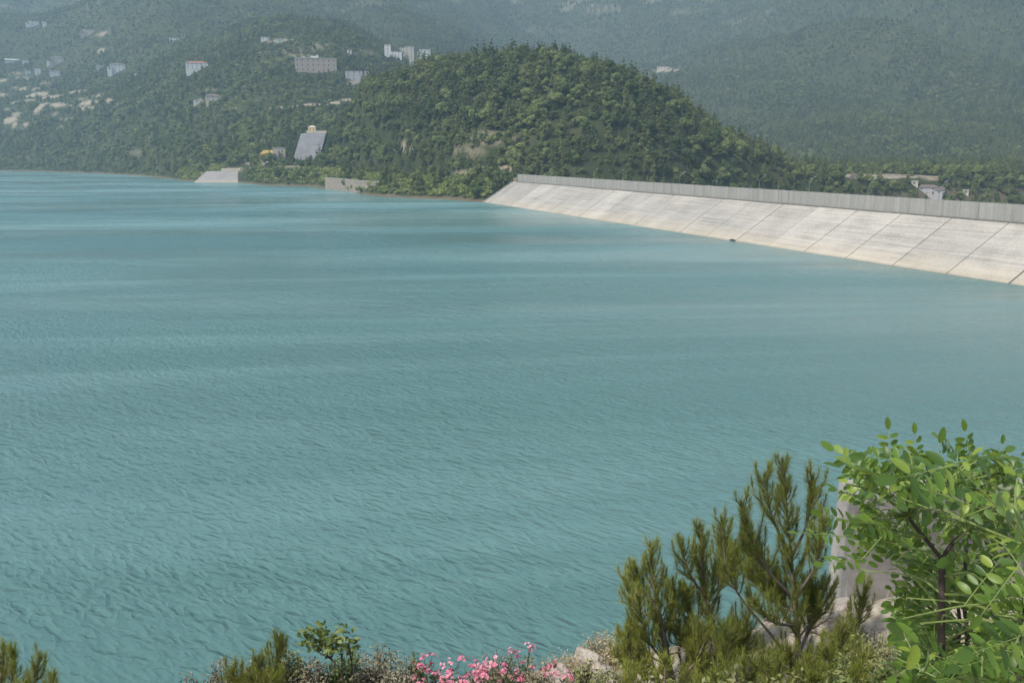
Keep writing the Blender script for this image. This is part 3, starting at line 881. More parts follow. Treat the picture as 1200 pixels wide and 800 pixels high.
house('utility_building', 327.5, 190.2, 13.5, 15.5, M_CREAM, M_FLAT, 'flat', 'blank pale building with flat roof standing behind the yellow pavilion', cat='utility building', storeys=1, depth=9)
# concrete-lined slope, with a small yellow house above
a0 = hit(343, 187); a1 = hit(372, 187.5); up0 = hit(347, 160); up1 = hit(377, 157)
mid = (a0 + a1) / 2
base = np.array([mid[0], mid[1], mid[2] - 3]); ux = np.array([1, .12, 0]); k = mid[1] / 1016
W_, Hh = 29 * k, 30 * k
CLEAR.append((mid[0] + 3, mid[1] + 10, W_ / 2 + .5, 16, 21.0))
o = empty('concrete_slope', base, 0, label='big plain grey concrete-lined slope above the shore, right of the pavilion', cat='concrete slope')
b = MB()
V = [(-W_ / 2, -1.0, 0), (W_ / 2, -1.0, 0), (W_ / 2 + 5, 15, Hh + 3), (-W_ / 2 + 5, 15, Hh + 2)]
V = V + [(x, y + 6, z - 2) for (x, y, z) in V]
b.hexa([V[0], V[1], V[5], V[4], V[3], V[2], V[6], V[7]]); b.build('slab', concrete('slope_concrete', (.21, .21, .215), .3, (1, 0)), o)
b = MB(); b.box(-W_ / 2 + 10, W_ / 2 + 5.3, 14.7, 19, Hh + 2.2, Hh + 4.4); b.build('top_ledge', M_CREAM, o)
top = base + np.array([W_ / 2 - 8, 18.5, Hh + 3.2])
o = empty('hut', top, 0, label='small yellow hut standing on top of the concrete-lined slope', cat='hut')
b = MB(); b.box(-3.2, 3.2, 0, 5, -2, 4.0); b.build('wall', plain('yellow_render', (.62, .47, .24), .85, .08, 1), o)
b = MB(); b.hexa([(-3.7, -.5, 4.003), (3.7, -.5, 4.003), (3.7, 5.5, 4.003), (-3.7, 5.5, 4.003), (-1.4, 2, 5.6), (1.4, 2, 5.6), (1.4, 3, 5.6), (-1.4, 3, 5.6)]); b.build('roof', M_CREAM, o)
for xx in (-1.6, 1.4):
    b = MB(); b.box(xx - .5, xx + .5, -.05, .05, 1.2, 2.6); b.build('window', M_WIN, o)

# concrete apron (boat ramp) at the shore
g0 = hit(262, 214.6, 500, 6000); k = 775 / 1016
yb = 775.0
pL, pR = at(231, 215, yb), at(289, 216, yb - 4)
o = empty('boat_ramp', ((pL[0] + pR[0]) / 2, yb, 0), 0, label='sloping grey concrete ramp running into the lake at the left shore', cat='boat ramp')
b = MB(); w2 = (pR[0] - pL[0]) / 2
b.hexa([(-w2 - 2, -6, -1.8), (w2, -9, -1.8), (w2, 12, 4), (-w2 + 8, 14, 4), (-w2 - 2, -6, -.8), (w2, -9, -.8), (w2, 8, 9.3), (-w2 + 5.5, 10, 9.3)]); b.build('slab', concrete('ramp_concrete', (.28, .265, .245), .16, (1, 0), band=True), o)
b = MB(); b.box(-w2 + 18, w2 - .5, 10.6, 11.4, 5, 11.8); b.build('kerb_wall', M_CREAM, o)
CLEAR.append(((pL[0] + pR[0]) / 2, yb + 4, w2 + .5, 9, 30))

# low retaining wall by the shore left of the dam
pts = np.array([hit(px, 216.5 + .03 * (px - 389), 380) for px in np.linspace(389, 450, 9)])
pts[:, 1] = np.convolve(np.pad(pts[:, 1], 2, mode='edge'), np.ones(5) / 5, 'valid'); pts[:, 0] = (np.linspace(389, 450, 9) - 600) / 1016 * pts[:, 1]
zb = float(pts[:, 2].mean())
o = empty('retaining_wall', (pts[4, 0], pts[4, 1], zb), 0, label='low pale brown retaining wall above the waterline left of the dam', cat='retaining wall')
b = MB(); b2 = MB()
for i in range(8):
    a_ = pts[i] - pts[4]; c_ = pts[i + 1] - pts[4]
    c_ = a_ + (c_ - a_) * .995
    nn = np.array([-(c_ - a_)[1], (c_ - a_)[0]]); nn /= np.linalg.norm(nn)
    for (bb_, z0, z1, t0, t1) in ((b, -6, 3.3, 0, .9), (b2, 3.303, 3.6, -.12, 1.0)):
        P = [(q[0] + nn[0] * t, q[1] + nn[1] * t, z) for z in (z0, z1) for (q, t) in ((a_, t0), (c_, t0), (c_, t1), (a_, t1))]
        bb_.hexa(P)
b.build('wall', plain('stone_wall', (.25, .215, .175), .9, .3, .6), o)
b2.build('coping', M_CONC, o)
for pp in pts:
    CLEAR.append((pp[0], pp[1], 3.0, 1.5, 2.5))


# ------------------------------------------------------------------ trees: scatter
def keep(x, y):
    ok = np.ones(len(x), bool)
    for (bx, by, hw, back, front) in CLEAR:
        r = math.hypot(bx, by); e = np.array([-bx / r, -by / r]); nn = np.array([-e[1], e[0]])
        al = (x - bx) * e[0] + (y - by) * e[1]; la = np.abs((x - bx) * nn[0] + (y - by) * nn[1])
        ok &= ~((la < hw) & (al > -back) & (al < front))
    return ok


def scatter(r0, r1, sp, azm):
    """jittered grid in plan between two distances"""
    xm = r1 * math.tan(R(azm))
    xs = np.arange(-xm, xm, sp); ys = np.arange(r0, r1, sp)
    X, Y = np.meshgrid(xs, ys); X = X.ravel(); Y = Y.ravel()
    X = X + rng.uniform(-.48, .48, len(X)) * sp; Y = Y + rng.uniform(-.48, .48, len(Y)) * sp
    k = np.abs(np.arctan2(X, Y)) < R(azm)
    return X[k], Y[k]


def slope_ok(X, Y):
    Z = height(X, Y)
    t, s = dam_ts(X, Y)
    on_dam = (t > -6) & (s < 66) & (s > -30) & (Y < 520)
    P = Ppx(X, Y)
    lake = (s < 16) & (Z < 1.6)
    return Z, ~(on_dam | lake | ((Z < -13.5) & (s > 16)))


PTS = []      # x, y, z, species (0 pine 1 broad 2 shrub), scale
for (r0, r1, sp, azm, sc0) in ((430, 900, 4.4, 38, 1.12), (900, 1500, 5.6, 37, 1.0), (1500, 2500, 7.2, 36, 1.0), (2500, 4600, 10.5, 35, 1.3)):
    X, Y = scatter(r0, r1, sp, azm)
    Z, ok = slope_ok(X, Y)
    br = bare(X, Y, Z)
    rr_ = np.hypot(X, Y)
    for up_ in (6.0, 12.0):                  # nothing tall right in front of the open terraces
        X2 = X + X / rr_ * up_; Y2 = Y + Y / rr_ * up_
        br = np.maximum(br, bare(X2, Y2, height(X2, Y2)) * (.8 if up_ < 10 else .55))
    ok &= rng.random(len(X)) > br * 1.25
    dn = fbm(X / 45 + 9, Y / 45, 3)                       # glades
    ok &= rng.random(len(X)) > sstep(.15, .5, dn) * (.25 if r0 < 600 else .4)
    ok &= keep(X, Y)
    X, Y, Z, dn = X[ok], Y[ok], Z[ok], dn[ok]
    P = Ppx(X, Y)
    pinep = np.interp(P, [0, 250, 380, 470, 700, 900, 1200], [.35, .32, .38, .74, .76, .74, .72]) + .9 * fbm(X / 80, Y / 80 + 4, 3)
    sp_ = np.where(rng.random(len(X)) < pinep, 0, 1)
    sc = sc0 * (.5 + .8 * rng.random(len(X)) ** 1.6) * (1 - .35 * sstep(.0, .5, dn))
    if r0 < 600: sc = np.where((P > 380) & (Z > 14), np.clip(sc * 1.25, .7, 2), sc)
    scr = (P < 400) & (fbm(X / 60 + 31, Y / 60, 3) > .10)          # open, light scrub on the old fields
    sp_ = np.where(scr & (rng.random(len(X)) < .7), 2, sp_)
    low = (r0 < 900) & (Z < 13) & (P < 575)
    sp_ = np.where(low & (rng.random(len(X)) < .8), 2, sp_)
    sp_ = np.where(rng.random(len(X)) < .12, 2, sp_)
    sc = np.where(sp_ == 2, sc * 1.35, sc)
    PTS.append(np.stack([X, Y, Z, sp_, sc], 1))
# dense scrub along the promontory shore
X, Y = scatter(440, 830, 2.5, 30)
Z, ok = slope_ok(X, Y); P = Ppx(X, Y)
ok &= (P > 190) & (P < 575) & (Z > 1.2) & (Z < 12.5) & keep(X, Y) & (bare(X, Y, Z) < .5) & (rng.random(len(X)) < .75)
PTS.append(np.stack([X[ok], Y[ok], Z[ok], np.full(ok.sum(), 2), rng.uniform(.6, 1.5, ok.sum())], 1))
PTS = np.vstack(PTS)
PTS[:, 2] -= .15

# which of them the photograph shows largest: in frame, not hidden by the ground or the dam
HT = np.array([9.0, 6.8, 1.9])
dist = np.hypot(PTS[:, 0], PTS[:, 1])
Pp = Ppx(PTS[:, 0], PTS[:, 1])
topz = PTS[:, 2] + HT[PTS[:, 3].astype(int)] * PTS[:, 4]
cand = np.where((Pp > -5) & (Pp < 1205) & (dist < 900))[0]
vis = np.ones(len(cand), bool)
for u in np.linspace(.45, .985, 40):
    X = PTS[cand, 0] * u; Y = PTS[cand, 1] * u; Zr = CAMH + (topz[cand] - .5 - CAMH) * u
    t, s = dam_ts(X, Y)
    hh = height(X, Y)
    hh = np.where((t > 0) & (s > 10) & (s < 27), 14.2, hh)
    canopy = np.where((u < .96) & (hh > 16) & (s < 0), 3.0, 0)
    vis &= hh + canopy < Zr
cand = cand[vis]
size = HT[PTS[cand, 3].astype(int)] * PTS[cand, 4] / dist[cand]
ind = np.zeros(len(PTS), bool)
GRP = [('pine_tree', PINES, 'dark green pine standing among the crowded trees on the slopes beyond the lake', 'tree', 'pines on the slopes beyond the lake'),
       ('broadleaf_tree', BROADS, 'rounded leafy tree standing among the crowded trees on the slopes beyond the lake', 'tree', 'leafy trees on the slopes beyond the lake'),
       ('shrub', SHRUBS, 'light green low shrub on the far bank beyond the lake', 'shrub', 'shrubs on the far bank')]
for spc, (nme, meshes, lab, cat, grp) in enumerate(GRP):
    c = cand[PTS[cand, 3] == spc]; s_ = size[PTS[cand, 3] == spc]
    c = c[np.argsort(-s_)][:290]
    ind[c] = True
    for i in c:
        o = bpy.data.objects.new(nme, meshes[int(rng.integers(len(meshes)))])
        COL.objects.link(o)
        o.location = PTS[i, :3]; o.rotation_euler = (0, 0, rng.uniform(0, 6.28)); q = PTS[i, 4]; o.scale = (q, q, q * rng.uniform(.9, 1.15))
        tag(o, lab, cat, grp)

# the rest of the wood: one mass
tcol = bpy.data.collections.new('tree_models')
for i, me in enumerate(PINES + BROADS + SHRUBS):
    tcol.objects.link(bpy.data.objects.new('model_%02d' % i, me))


def gn_scatter(name, P, var, rot, scl, **kw):
    me = bpy.data.meshes.new(name); me.vertices.add(len(P)); me.vertices.foreach_set('co', P.astype(np.float32).ravel())
    for nm, ty, arr in (('variant', 'INT', var.astype(np.int32)), ('turn', 'FLOAT', rot.astype(np.float32)), ('size', 'FLOAT', scl.astype(np.float32))):
        a = me.attributes.new(nm, ty, 'POINT'); a.data.foreach_set('value', arr)
    o = link(name, me, **kw)
    ng = bpy.data.node_groups.new(name + '_nodes', 'GeometryNodeTree')
    ng.interface.new_socket('Geometry', in_out='INPUT', socket_type='NodeSocketGeometry')
    ng.interface.new_socket('Geometry', in_out='OUTPUT', socket_type='NodeSocketGeometry')
    gi = ng.nodes.new('NodeGroupInput'); go = ng.nodes.new('NodeGroupOutput')
    ci = ng.nodes.new('GeometryNodeCollectionInfo'); ci.inputs['Collection'].default_value = tcol
    ci.inputs['Separate Children'].default_value = True; ci.inputs['Reset Children'].default_value = True
    ip = ng.nodes.new('GeometryNodeInstanceOnPoints'); ip.inputs['Pick Instance'].default_value = True
    def attr(nm, ty):
        n = ng.nodes.new('GeometryNodeInputNamedAttribute'); n.data_type = ty; n.inputs['Name'].default_value = nm
        return n.outputs['Attribute']
    cx = ng.nodes.new('ShaderNodeCombineXYZ'); ng.links.new(attr('turn', 'FLOAT'), cx.inputs[2])
    ng.links.new(gi.outputs[0], ip.inputs['Points']); ng.links.new(ci.outputs[0], ip.inputs['Instance'])
    ng.links.new(attr('variant', 'INT'), ip.inputs['Instance Index']); ng.links.new(cx.outputs[0], ip.inputs['Rotation'])
    ng.links.new(attr('size', 'FLOAT'), ip.inputs['Scale']); ng.links.new(ip.outputs[0], go.inputs[0])
    md = o.modifiers.new('scatter', 'NODES'); md.node_group = ng
    return o


rest = PTS[~ind]
sp_ = rest[:, 3].astype(int)
var = np.where(sp_ == 0, rng.integers(0, 6, len(sp_)), np.where(sp_ == 1, 6 + rng.integers(0, 6, len(sp_)), 12 + rng.integers(0, 5, len(sp_))))
gn_scatter('woodland', rest[:, :3], var, rng.uniform(0, 6.28, len(sp_)), rest[:, 4], kind='stuff', label='dense mixed woodland covering the hills and mountainsides beyond the lake', cat='woodland')
print('trees', len(PTS), 'individual', int(ind.sum()))

# one tall dark conifer by the dam's far end
p = hit(575.5, 211, 380)
mb = MB()
o = empty('conifer', p, 0, label='dark upright conifer standing alone beside the far end of the dam', cat='tree')
b = MB(); b.tube([(0, 0, -1), (0, 0, 11)], [.3, .05], 6); b.build('trunk', M_BARK, o)
lb = [((math.cos(i * 2.4) * (1.7 - i * .1), math.sin(i * 2.4) * (1.7 - i * .1), 1.0 + i * .75), max(.6, 1.6 - i * .075)) for i in range(14)]
me = lobes_to_tree('crown', lb, [], foliage_mat('conifer_foliage', (.012, .026, .012), (.02, .036, .016), (.03, .05, .02)), 77, 18, .3, .9)
link('crown', me, o)
o.scale = (.95, .95, .95)

# ------------------------------------------------------------------ air
HB = [-5200, 5200, -300, 6300]
mb = MB(); mb.box(HB[0], HB[1], HB[2], HB[3], -17, 1750)
m, nt, b = nodes('haze_air'); nt.nodes.remove(b)
v = N(nt, 'ShaderNodeVolumePrincipled'); v.inputs['Color'].default_value = (.60, .83, 1.0, 1); v.inputs['Density'].default_value = .00016
L(nt, v.outputs[0], nt.nodes['Material Output'].inputs['Volume'])
mb.build('haze', m, kind='stuff', label='thin bluish haze filling the air over the lake and mountains', cat='haze')


# ------------------------------------------------------------------ foreground: concrete wall on the bank
def gz(x, y): return float(near_h(np.array([x]), np.array([y]))[0])


tl = at(1006, 584, 13.6)
o = empty('concrete_wall', (tl[0], 13.6, gz(tl[0], 13.6)), 0, label='thick weathered grey concrete wall behind the leafy tree on the near bank', cat='wall')
b = MB(); hw = tl[2] - o.location[2]
n_ = 7; L_ = 9.0
for i in range(n_):
    x0 = L_ * i / n_; x1 = L_ * (i + 1) / n_ - (.015 if i % 2 else 0)
    dx = -.08 if i == 0 else 0
    zt = hw + .03 * i
    zt1 = hw + .03 * (i + 1)
    b.hexa([(x0 + dx, 0, -2.5), (x1, 0, -2.5), (x1, 1.1, -2.5), (x0 + dx, 1.1, -2.5), (x0, .12, zt), (x1, .12, zt1), (x1, .85, zt1), (x0, .85, zt)])
b.build('wall', M_PALE, o)


# ------------------------------------------------------------------ rocks
def rock_mesh(seed, col):
    rg = np.random.default_rng(seed)
    V, Fc = ico(3)
    q = rg.uniform(0, 50, 3)
    nz = fbm(V[:, 0] * 1.3 + q[0], V[:, 1] * 1.3 + V[:, 2] * .9 + q[1], 4)
    nz2 = fbm(V[:, 2] * 2.2 + q[2], V[:, 0] * 2.0 - V[:, 1] + q[0], 4)
    r = 1 + .45 * nz + .3 * nz2
    V = V * r[:, None]
    for _ in range(7):                     # knock flat faces off it
        d = rg.normal(0, 1, 3); d /= np.linalg.norm(d)
        c = rg.uniform(.62, .85)
        h = V @ d - c
        V = V - np.where(h > 0, h, 0)[:, None] * d * .9
    return make_mesh('rock', V, Fc, [col], smooth=False)


m, nt, b = nodes('limestone')
n1 = noise(nt, 2.2, 6); n2 = noise(nt, 16, 5)
c = mixc(nt, .45, ramp(nt, n1, [(.3, (.17, .14, .11)), (.5, (.28, .24, .195)), (.66, (.38, .34, .285))]), ramp(nt, n2, [(.3, (.14, .115, .09)), (.6, (.44, .39, .33))]))
L(nt, c, b.inputs['Base Color']); b.inputs['Roughness'].default_value = .9; b.inputs['Specular IOR Level'].default_value = .15
bp = N(nt, 'ShaderNodeBump'); bp.inputs['Distance'].default_value = .05; L(nt, n2, bp.inputs['Height']); L(nt, bp.outputs[0], b.inputs['Normal'])
M_LIME = m
ROCKS = [(663, 783, 10.2, .2, 'pale limestone rock right behind the pink flowers'), (690, 776, 10.8, .24, 'beige broken rock below the dry grass tuft'),
         (712, 786, 10.0, .2, 'grey limestone rock at the left foot of the pines'), (640, 800, 9.6, .14, 'low pale rock poking out between the pink flowers'),
         (905, 744, 11.6, .24, 'pinkish beige rock seen through the gap of the pine by the water'), (872, 742, 11.9, .2, 'small pale rock left of the gap in the pine'),
         (960, 775, 10.6, .26, 'grey pink rock behind the bare trunk of the pine'), (985, 765, 11.4, .3, 'pale rock between the pine and the concrete wall'),
         (850, 790, 10.4, .2, 'grey rock behind the lower twigs of the middle pine'),
         (930, 815, 9.3, .2, 'rock at the foot of the tallest pine')]
for i, (px, py, y, r, lab) in enumerate(ROCKS):
    q = at(px, py, y)
    zg = gz(q[0], q[1])
    o = link('rock', rock_mesh(500 + i, M_LIME), loc=(q[0], q[1], max(zg + r * .2, min(q[2], zg + r * 1.1))), label=lab, cat='rock', group='rocks on the near bank')
    o.scale = (r * 1.25, r * .95, r * .8); o.rotation_euler = (rng.uniform(-.3, .3), rng.uniform(-.3, .3), rng.uniform(0, 6.28))
    if q[2] > zg + r * 1.1:
        o.scale = (r * 1.25, r * .95, r * 1.2); o.location.z = zg + r * .55

# ------------------------------------------------------------------ pines of the near bank
M_NEEDLE = foliage_mat('needles', (.080, .105, .018), (.150, .180, .030), (.25, .275, .055), patch=1.2, rough=.5, transl=.25, island=.5, spec=.35)
M_CANDLE = plain('new_shoot', (.21, .16, .09), .8, .2, 20)
M_PBARK = plain('pine_bark', (.17, .135, .115), .95, .3, 18, bump=.004)
M_TWIG = plain('dark_twig', (.055, .045, .038), .9, .3, 14)


class Needles:
    def __init__(s, seed): s.V = []; s.rg = np.random.default_rng(seed)
    def shoot(s, p0, p1, per_m=420, ln=.11, wd=.0042, a0=18, a1=62):
        rg = s.rg; p0 = np.asarray(p0, float); p1 = np.asarray(p1, float)
        l = np.linalg.norm(p1 - p0)
        if l < 1e-4: return
        n = max(8, int(l * per_m)); ax = (p1 - p0) / l
        u = rg.random(n) ** .85
        base = p0 + (p1 - p0) * u[:, None]
        rd = rg.normal(0, 1, (n, 3)); rd -= (rd @ ax)[:, None] * ax; rd /= np.linalg.norm(rd, axis=1)[:, None]
        ang = np.radians(rg.uniform(a0, a1, n) * (1.15 - .5 * u))
        d = ax * np.cos(ang)[:, None] + rd * np.sin(ang)[:, None]
        d[:, 2] += .10
        d /= np.linalg.norm(d, axis=1)[:, None]
        sd_ = np.cross(d, rg.normal(0, 1, (n, 3))); sd_ /= np.linalg.norm(sd_, axis=1)[:, None]
        le = ln * rg.uniform(.65, 1.15, n)
        tip = base + d * le[:, None]
        s.V.append(np.stack([base - sd_ * wd / 2, base + sd_ * wd / 2, tip + sd_ * wd * .15, tip - sd_ * wd * .15], 1))
    def mesh(s, name, mat):
        V = np.concatenate(s.V).reshape(-1, 3)
        return make_mesh(name, V, np.arange(len(V)).reshape(-1, 4), [mat])


def young_pine(name, trunk, branches, y, label, seed, r0=.05, dens=1.0, sl=1.0, extra=0):
    """trunk / branches: control points (photo px, py, depth offset), standing y metres away"""
    rg = np.random.default_rng(seed)
    tr = np.array([at(px, py, y + dz) for (px, py, dz) in trunk])
    base = np.array([tr[0][0], tr[0][1], gz(tr[0][0], tr[0][1])])
    tr = np.vstack([base - [0, 0, .15], tr[1:]])
    root = empty(name, base, 0, label=label, cat='pine tree', group='young pines on the near bank')
    nd = Needles(seed)
    bb = MB()
    P = curve_pts(tr, 22) - base
    bt = MB(); bt.tube(P, np.linspace(r0, .008, len(P)), 7); bt.build('trunk', M_PBARK, root, smooth=True)
    def side_shoots(P, start, rad0):
        n = len(P)
        seg = np.linalg.norm(np.diff(P, axis=0), axis=1); cum = np.concatenate([[0], np.cumsum(seg)]); Lt = cum[-1]
        step = .033 / dens
        for dd in np.arange(Lt * start, Lt, step):
            i = min(np.searchsorted(cum, dd) - 1, n - 2); i = max(i, 0)
            f = (dd - cum[i]) / max(seg[i], 1e-6)
            p = P[i] + (P[i + 1] - P[i]) * f
            tg = (P[i + 1] - P[i]) / max(seg[i], 1e-6)
            rem = 1 - dd / Lt
            ra = rg.normal(0, 1, 3); ra -= ra @ tg * tg; ra /= np.linalg.norm(ra)
            d = tg * .55 + ra * .75 + np.array([0, 0, .75])
            d /= np.linalg.norm(d)
            l = (.10 + .26 * rem ** .7) * rg.uniform(.5, 1.3) * sl
            e = p + d * l
            e2 = e + np.array([0, 0, l * .35]) + d * l * .15
            nd.shoot(p + (e - p) * .1, e, 330, .115)
            nd.shoot(e, e2, 430, .09, a0=8, a1=42)
            bb.tube([p, e, e2], [.0055, .004, .0025], 4)
            if rg.random() < .35: bb.tube([e2, e2 + (e2 - e) * rg.uniform(.3, .7)], [.0045, .002], 4, 1)
        nd.shoot(P[-3], P[-1] + (P[-1] - P[-2]) * .3, 520, .075, a0=8, a1=35)
        nd.shoot(P[int(n * .55)], P[-1], 420, .085)
        bb.tube([P[-1], P[-1] + (P[-1] - P[-3]) * .25 + np.array([0, 0, .06])], [.006, .002], 5, 1)
    side_shoots(P, .30, r0)
    for br in branches:
        sp = br.get('start', .35) if isinstance(br, dict) else .35
        ctrl = br['p'] if isinstance(br, dict) else br
        B = np.array([at(px, py, y + dz) for (px, py, dz) in ctrl]) - base
        # root the branch on the trunk
        j = np.argmin(np.linalg.norm(P - B[0], axis=1)); B[0] = P[j]
        Bc = curve_pts(B, 14)
        bb.tube(Bc, np.linspace(.02, .006, len(Bc)), 6)
        side_shoots(Bc, sp, .02)
    for k in range(extra):
        i = int(rg.integers(2, 14)); a = rg.uniform(0, 6.28); l = rg.uniform(.35, .8)
        o_ = np.array([math.cos(a), math.sin(a) * .8, 0])
        Bc = curve_pts([P[i], P[i] + o_ * l * .6 + np.array([0, 0, l * .25]), P[i] + o_ * l * .9 + np.array([0, 0, l * .8])], 12)
        bb.tube(Bc, np.linspace(.014, .005, len(Bc)), 6)
        side_shoots(Bc, .3, .015)
    bb.build('branches', [M_PBARK, M_CANDLE], root, smooth=True)
    link('needles', nd.mesh('needles', M_NEEDLE), root)
    return root


young_pine('young_pine', [(950, 870, 0), (941, 800, 0), (933, 725, .05), (926, 640, .05), (917, 545, 0)], [
    [(930, 700, 0), (903, 672, -.1), (884, 640, -.15), (870, 592, -.2)],
    [(928, 660, 0), (946, 612, .15), (952, 562, .2)],
    [(927, 650, 0), (905, 605, .2), (896, 558, .25)],
    [(931, 705, 0), (957, 660, -.2), (966, 612, -.25)],
    [(932, 720, 0), (900, 692, .25), (874, 668, .35)],
    {'p': [(940, 795, 0), (905, 745, -.2), (868, 700, -.3), (851, 662, -.35), (846, 612, -.35)], 'start': .62},
    {'p': [(938, 780, 0), (985, 760, .3), (1006, 728, .4), (1014, 690, .4)], 'start': .5},
    [(940, 800, 0), (975, 775, -.3), (990, 735, -.35)],
    [(934, 735, 0), (905, 728, -.3), (884, 706, -.4)],
    [(942, 812, 0), (905, 800, .3), (878, 772, .4)],
    [(945, 830, 0), (985, 815, .1), (1022, 775, .1)],
    [(936, 760, 0), (955, 725, .4), (975, 690, .5)],
    [(945, 830, 0), (915, 835, -.4), (885, 815, -.5)]], 9.2, 'tallest young pine, with bare dark side branch, in front of the lake', 61, extra=9)
young_pine('young_pine', [(800, 880, 0), (789, 800, 0), (776, 735, 0), (766, 685, 0), (762, 640, 0)], [
    [(785, 780, 0), (760, 750, -.2), (747, 700, -.25)],
    [(778, 740, 0), (788, 715, .2), (790, 692, .25)],
    [(772, 710, 0), (752, 690, .1), (746, 668, .1)],
    [(790, 805, 0), (815, 775, -.2), (828, 745, -.25)],
    [(792, 820, 0), (765, 805, .3), (748, 775, .35)],
    [(790, 810, 0), (805, 770, .3), (808, 735, .35)],
    [(795, 840, 0), (835, 815, .1), (858, 790, .1)]], 9.6, 'leftmost slim pointed pine of the clump on the near bank', 62, extra=6)
young_pine('young_pine', [(868, 885, 0), (848, 800, 0), (832, 730, 0), (824, 672, 0), (820, 618, 0)], [
    [(828, 700, 0), (806, 668, -.1), (800, 640, -.1)],
    [(830, 720, 0), (846, 680, .1), (850, 640, .1)],
    [(836, 745, 0), (812, 720, .2), (800, 690, .25)],
    [(842, 775, 0), (870, 745, -.2), (880, 715, -.2)],
    [(850, 800, 0), (820, 780, -.3), (802, 745, -.35)],
    [(852, 810, 0), (882, 790, .2), (905, 765, .3)],
    [(856, 830, 0), (828, 815, .2), (808, 795, .2)]], 9.9, 'middle pine of the clump with two tops close together', 63, extra=8)
young_pine('young_pine', [(745, 880, 0), (741, 815, 0), (738, 770, 0), (736, 738, 0)], [
    [(741, 815, 0), (752, 795, 0), (757, 770, 0)], [(740, 800, 0), (728, 780, .1), (724, 760, .1)]], 9.4, 'shortest pine seedling at the left foot of the pine clump', 64, .025, 1.2, .6)
young_pine('young_pine', [(-12, 880, 0), (-2, 820, 0), (3, 785, 0), (4, 757, 0)], [
    [(-2, 825, 0), (14, 796, 0), (16, 765, 0)], [(-4, 840, 0), (30, 815, .1), (42, 797, .1), (46, 770, .1)],
    [(-6, 850, 0), (40, 835, -.1), (58, 816, -.1), (64, 790, -.1)], [(-6, 850, 0), (10, 830, -.2), (30, 800, -.3)], [(-2, 820, 0), (-15, 800, .2), (-20, 775, .2)]], 8.6, 'bushy pine top reaching into the bottom left corner', 65, .04, 1.0, .6)
young_pine('young_pine', [(312, 880, 0), (309, 830, 0), (306, 800, 0), (304, 772, 0)], [
    [(309, 830, 0), (320, 812, 0), (324, 795, 0)], [(309, 835, 0), (297, 816, .1), (293, 798, .1)], [(309, 840, 0), (300, 820, -.2), (298, 795, -.2)], [(310, 845, 0), (318, 822, -.2), (316, 796, -.2)]],
    9.2, 'small bright green pine seedling left of the shrub with round leaf clump', 66, .025, 1.5, .7, 3)

young_pine('young_pine', [(885, 1010, 0), (880, 880, 0), (876, 815, 0), (872, 778, 0)], [
    [(879, 860, 0), (850, 830, -.1), (838, 795, -.1)], [(879, 860, 0), (905, 828, .1), (915, 790, .1)], [(880, 880, 0), (925, 845, 0), (945, 800, 0)], [(880, 880, 0), (835, 850, 0), (815, 805, 0)]],
    7.4, 'low bushy pine at the bottom edge in front of the middle pine', 67, .035, 1.0, .9, 6)
young_pine('young_pine', [(985, 1010, 0), (980, 880, 0), (972, 810, 0), (968, 764, 0)], [
    [(978, 860, 0), (1000, 815, -.1), (1010, 770, -.1)], [(978, 850, 0), (950, 815, .1), (938, 782, .1)], [(980, 880, 0), (1020, 845, 0), (1036, 800, 0)]],
    7.0, 'low bushy pine at the bottom edge in front of the concrete wall', 68, .035, 1.0, .85, 6)
young_pine('young_pine', [(772, 1010, 0), (775, 890, 0), (778, 820, 0), (780, 775, 0)], [
    [(775, 870, 0), (750, 830, -.1), (742, 795, -.1)], [(775, 870, 0), (805, 830, .1), (815, 795, .1)]],
    7.8, 'low yellowish pine at the bottom edge under the leftmost slim pine', 69, .03, 1.0, .8, 5)

# ------------------------------------------------------------------ the leafy tree at the right (compound leaves)
m, nt, b = nodes('locust_leaf')
g = N(nt, 'ShaderNodeNewGeometry')
c = ramp(nt, g.outputs['Random Per Island'], [(.0, (.028, .066, .016)), (.5, (.070, .135, .022)), (.80, (.105, .180, .030)), (.96, (.20, .27, .042))])
c2 = mixc(nt, .55, c, (.20, .27, .15))
cc = mixc(nt, g.outputs['Backfacing'], c, c2)
L(nt, cc, b.inputs['Base Color']); b.inputs['Roughness'].default_value = .42; b.inputs['Specular IOR Level'].default_value = .4
t_ = N(nt, 'ShaderNodeBsdfTranslucent'); L(nt, mixc(nt, .7, c, (.36, .46, .03)), t_.inputs[0])
ms = N(nt, 'ShaderNodeMixShader'); ms.inputs[0].default_value = .34
L(nt, b.outputs[0], ms.inputs[1]); L(nt, t_.outputs[0], ms.inputs[2]); L(nt, ms.outputs[0], nt.nodes['Material Output'].inputs[0])
M_LOCUST = m
M_RACHIS = plain('leaf_stalk', (.16, .21, .06), .6, .15, 30)
M_STEM = plain('dark_stem', (.055, .042, .034), .85, .35, 30, bump=.002)

_xs = np.array([0, .10, .30, .55, .80, .94, 1.0]); _ws = np.array([.02, .16, .25, .27, .20, .10, .0])


def leaflet(acc, base, d, nrm, ln, wide=1.0, fold=.25, curl=.1):
    sd_ = np.cross(nrm, d); sd_ /= np.linalg.norm(sd_) + 1e-9
    nrm = np.cross(d, sd_)
    w_ = _ws * ln * wide
    mid_ = base + d * (_xs * ln)[:, None] - nrm * (curl * ln * _xs ** 2)[:, None]
    Lf = mid_ + sd_ * w_[:, None] + nrm * (w_ * fold)[:, None]
    Rt = mid_ - sd_ * w_[:, None] + nrm * (w_ * fold)[:, None]
    V = np.concatenate([mid_, Lf, Rt])
    k = len(_xs); Q = []
    for i in range(k - 1):
        Q.append((i, i + 1, k + i + 1, k + i)); Q.append((i, 2 * k + i, 2 * k + i + 1, i + 1))
    acc.add(V, [np.array(Q)], 0)


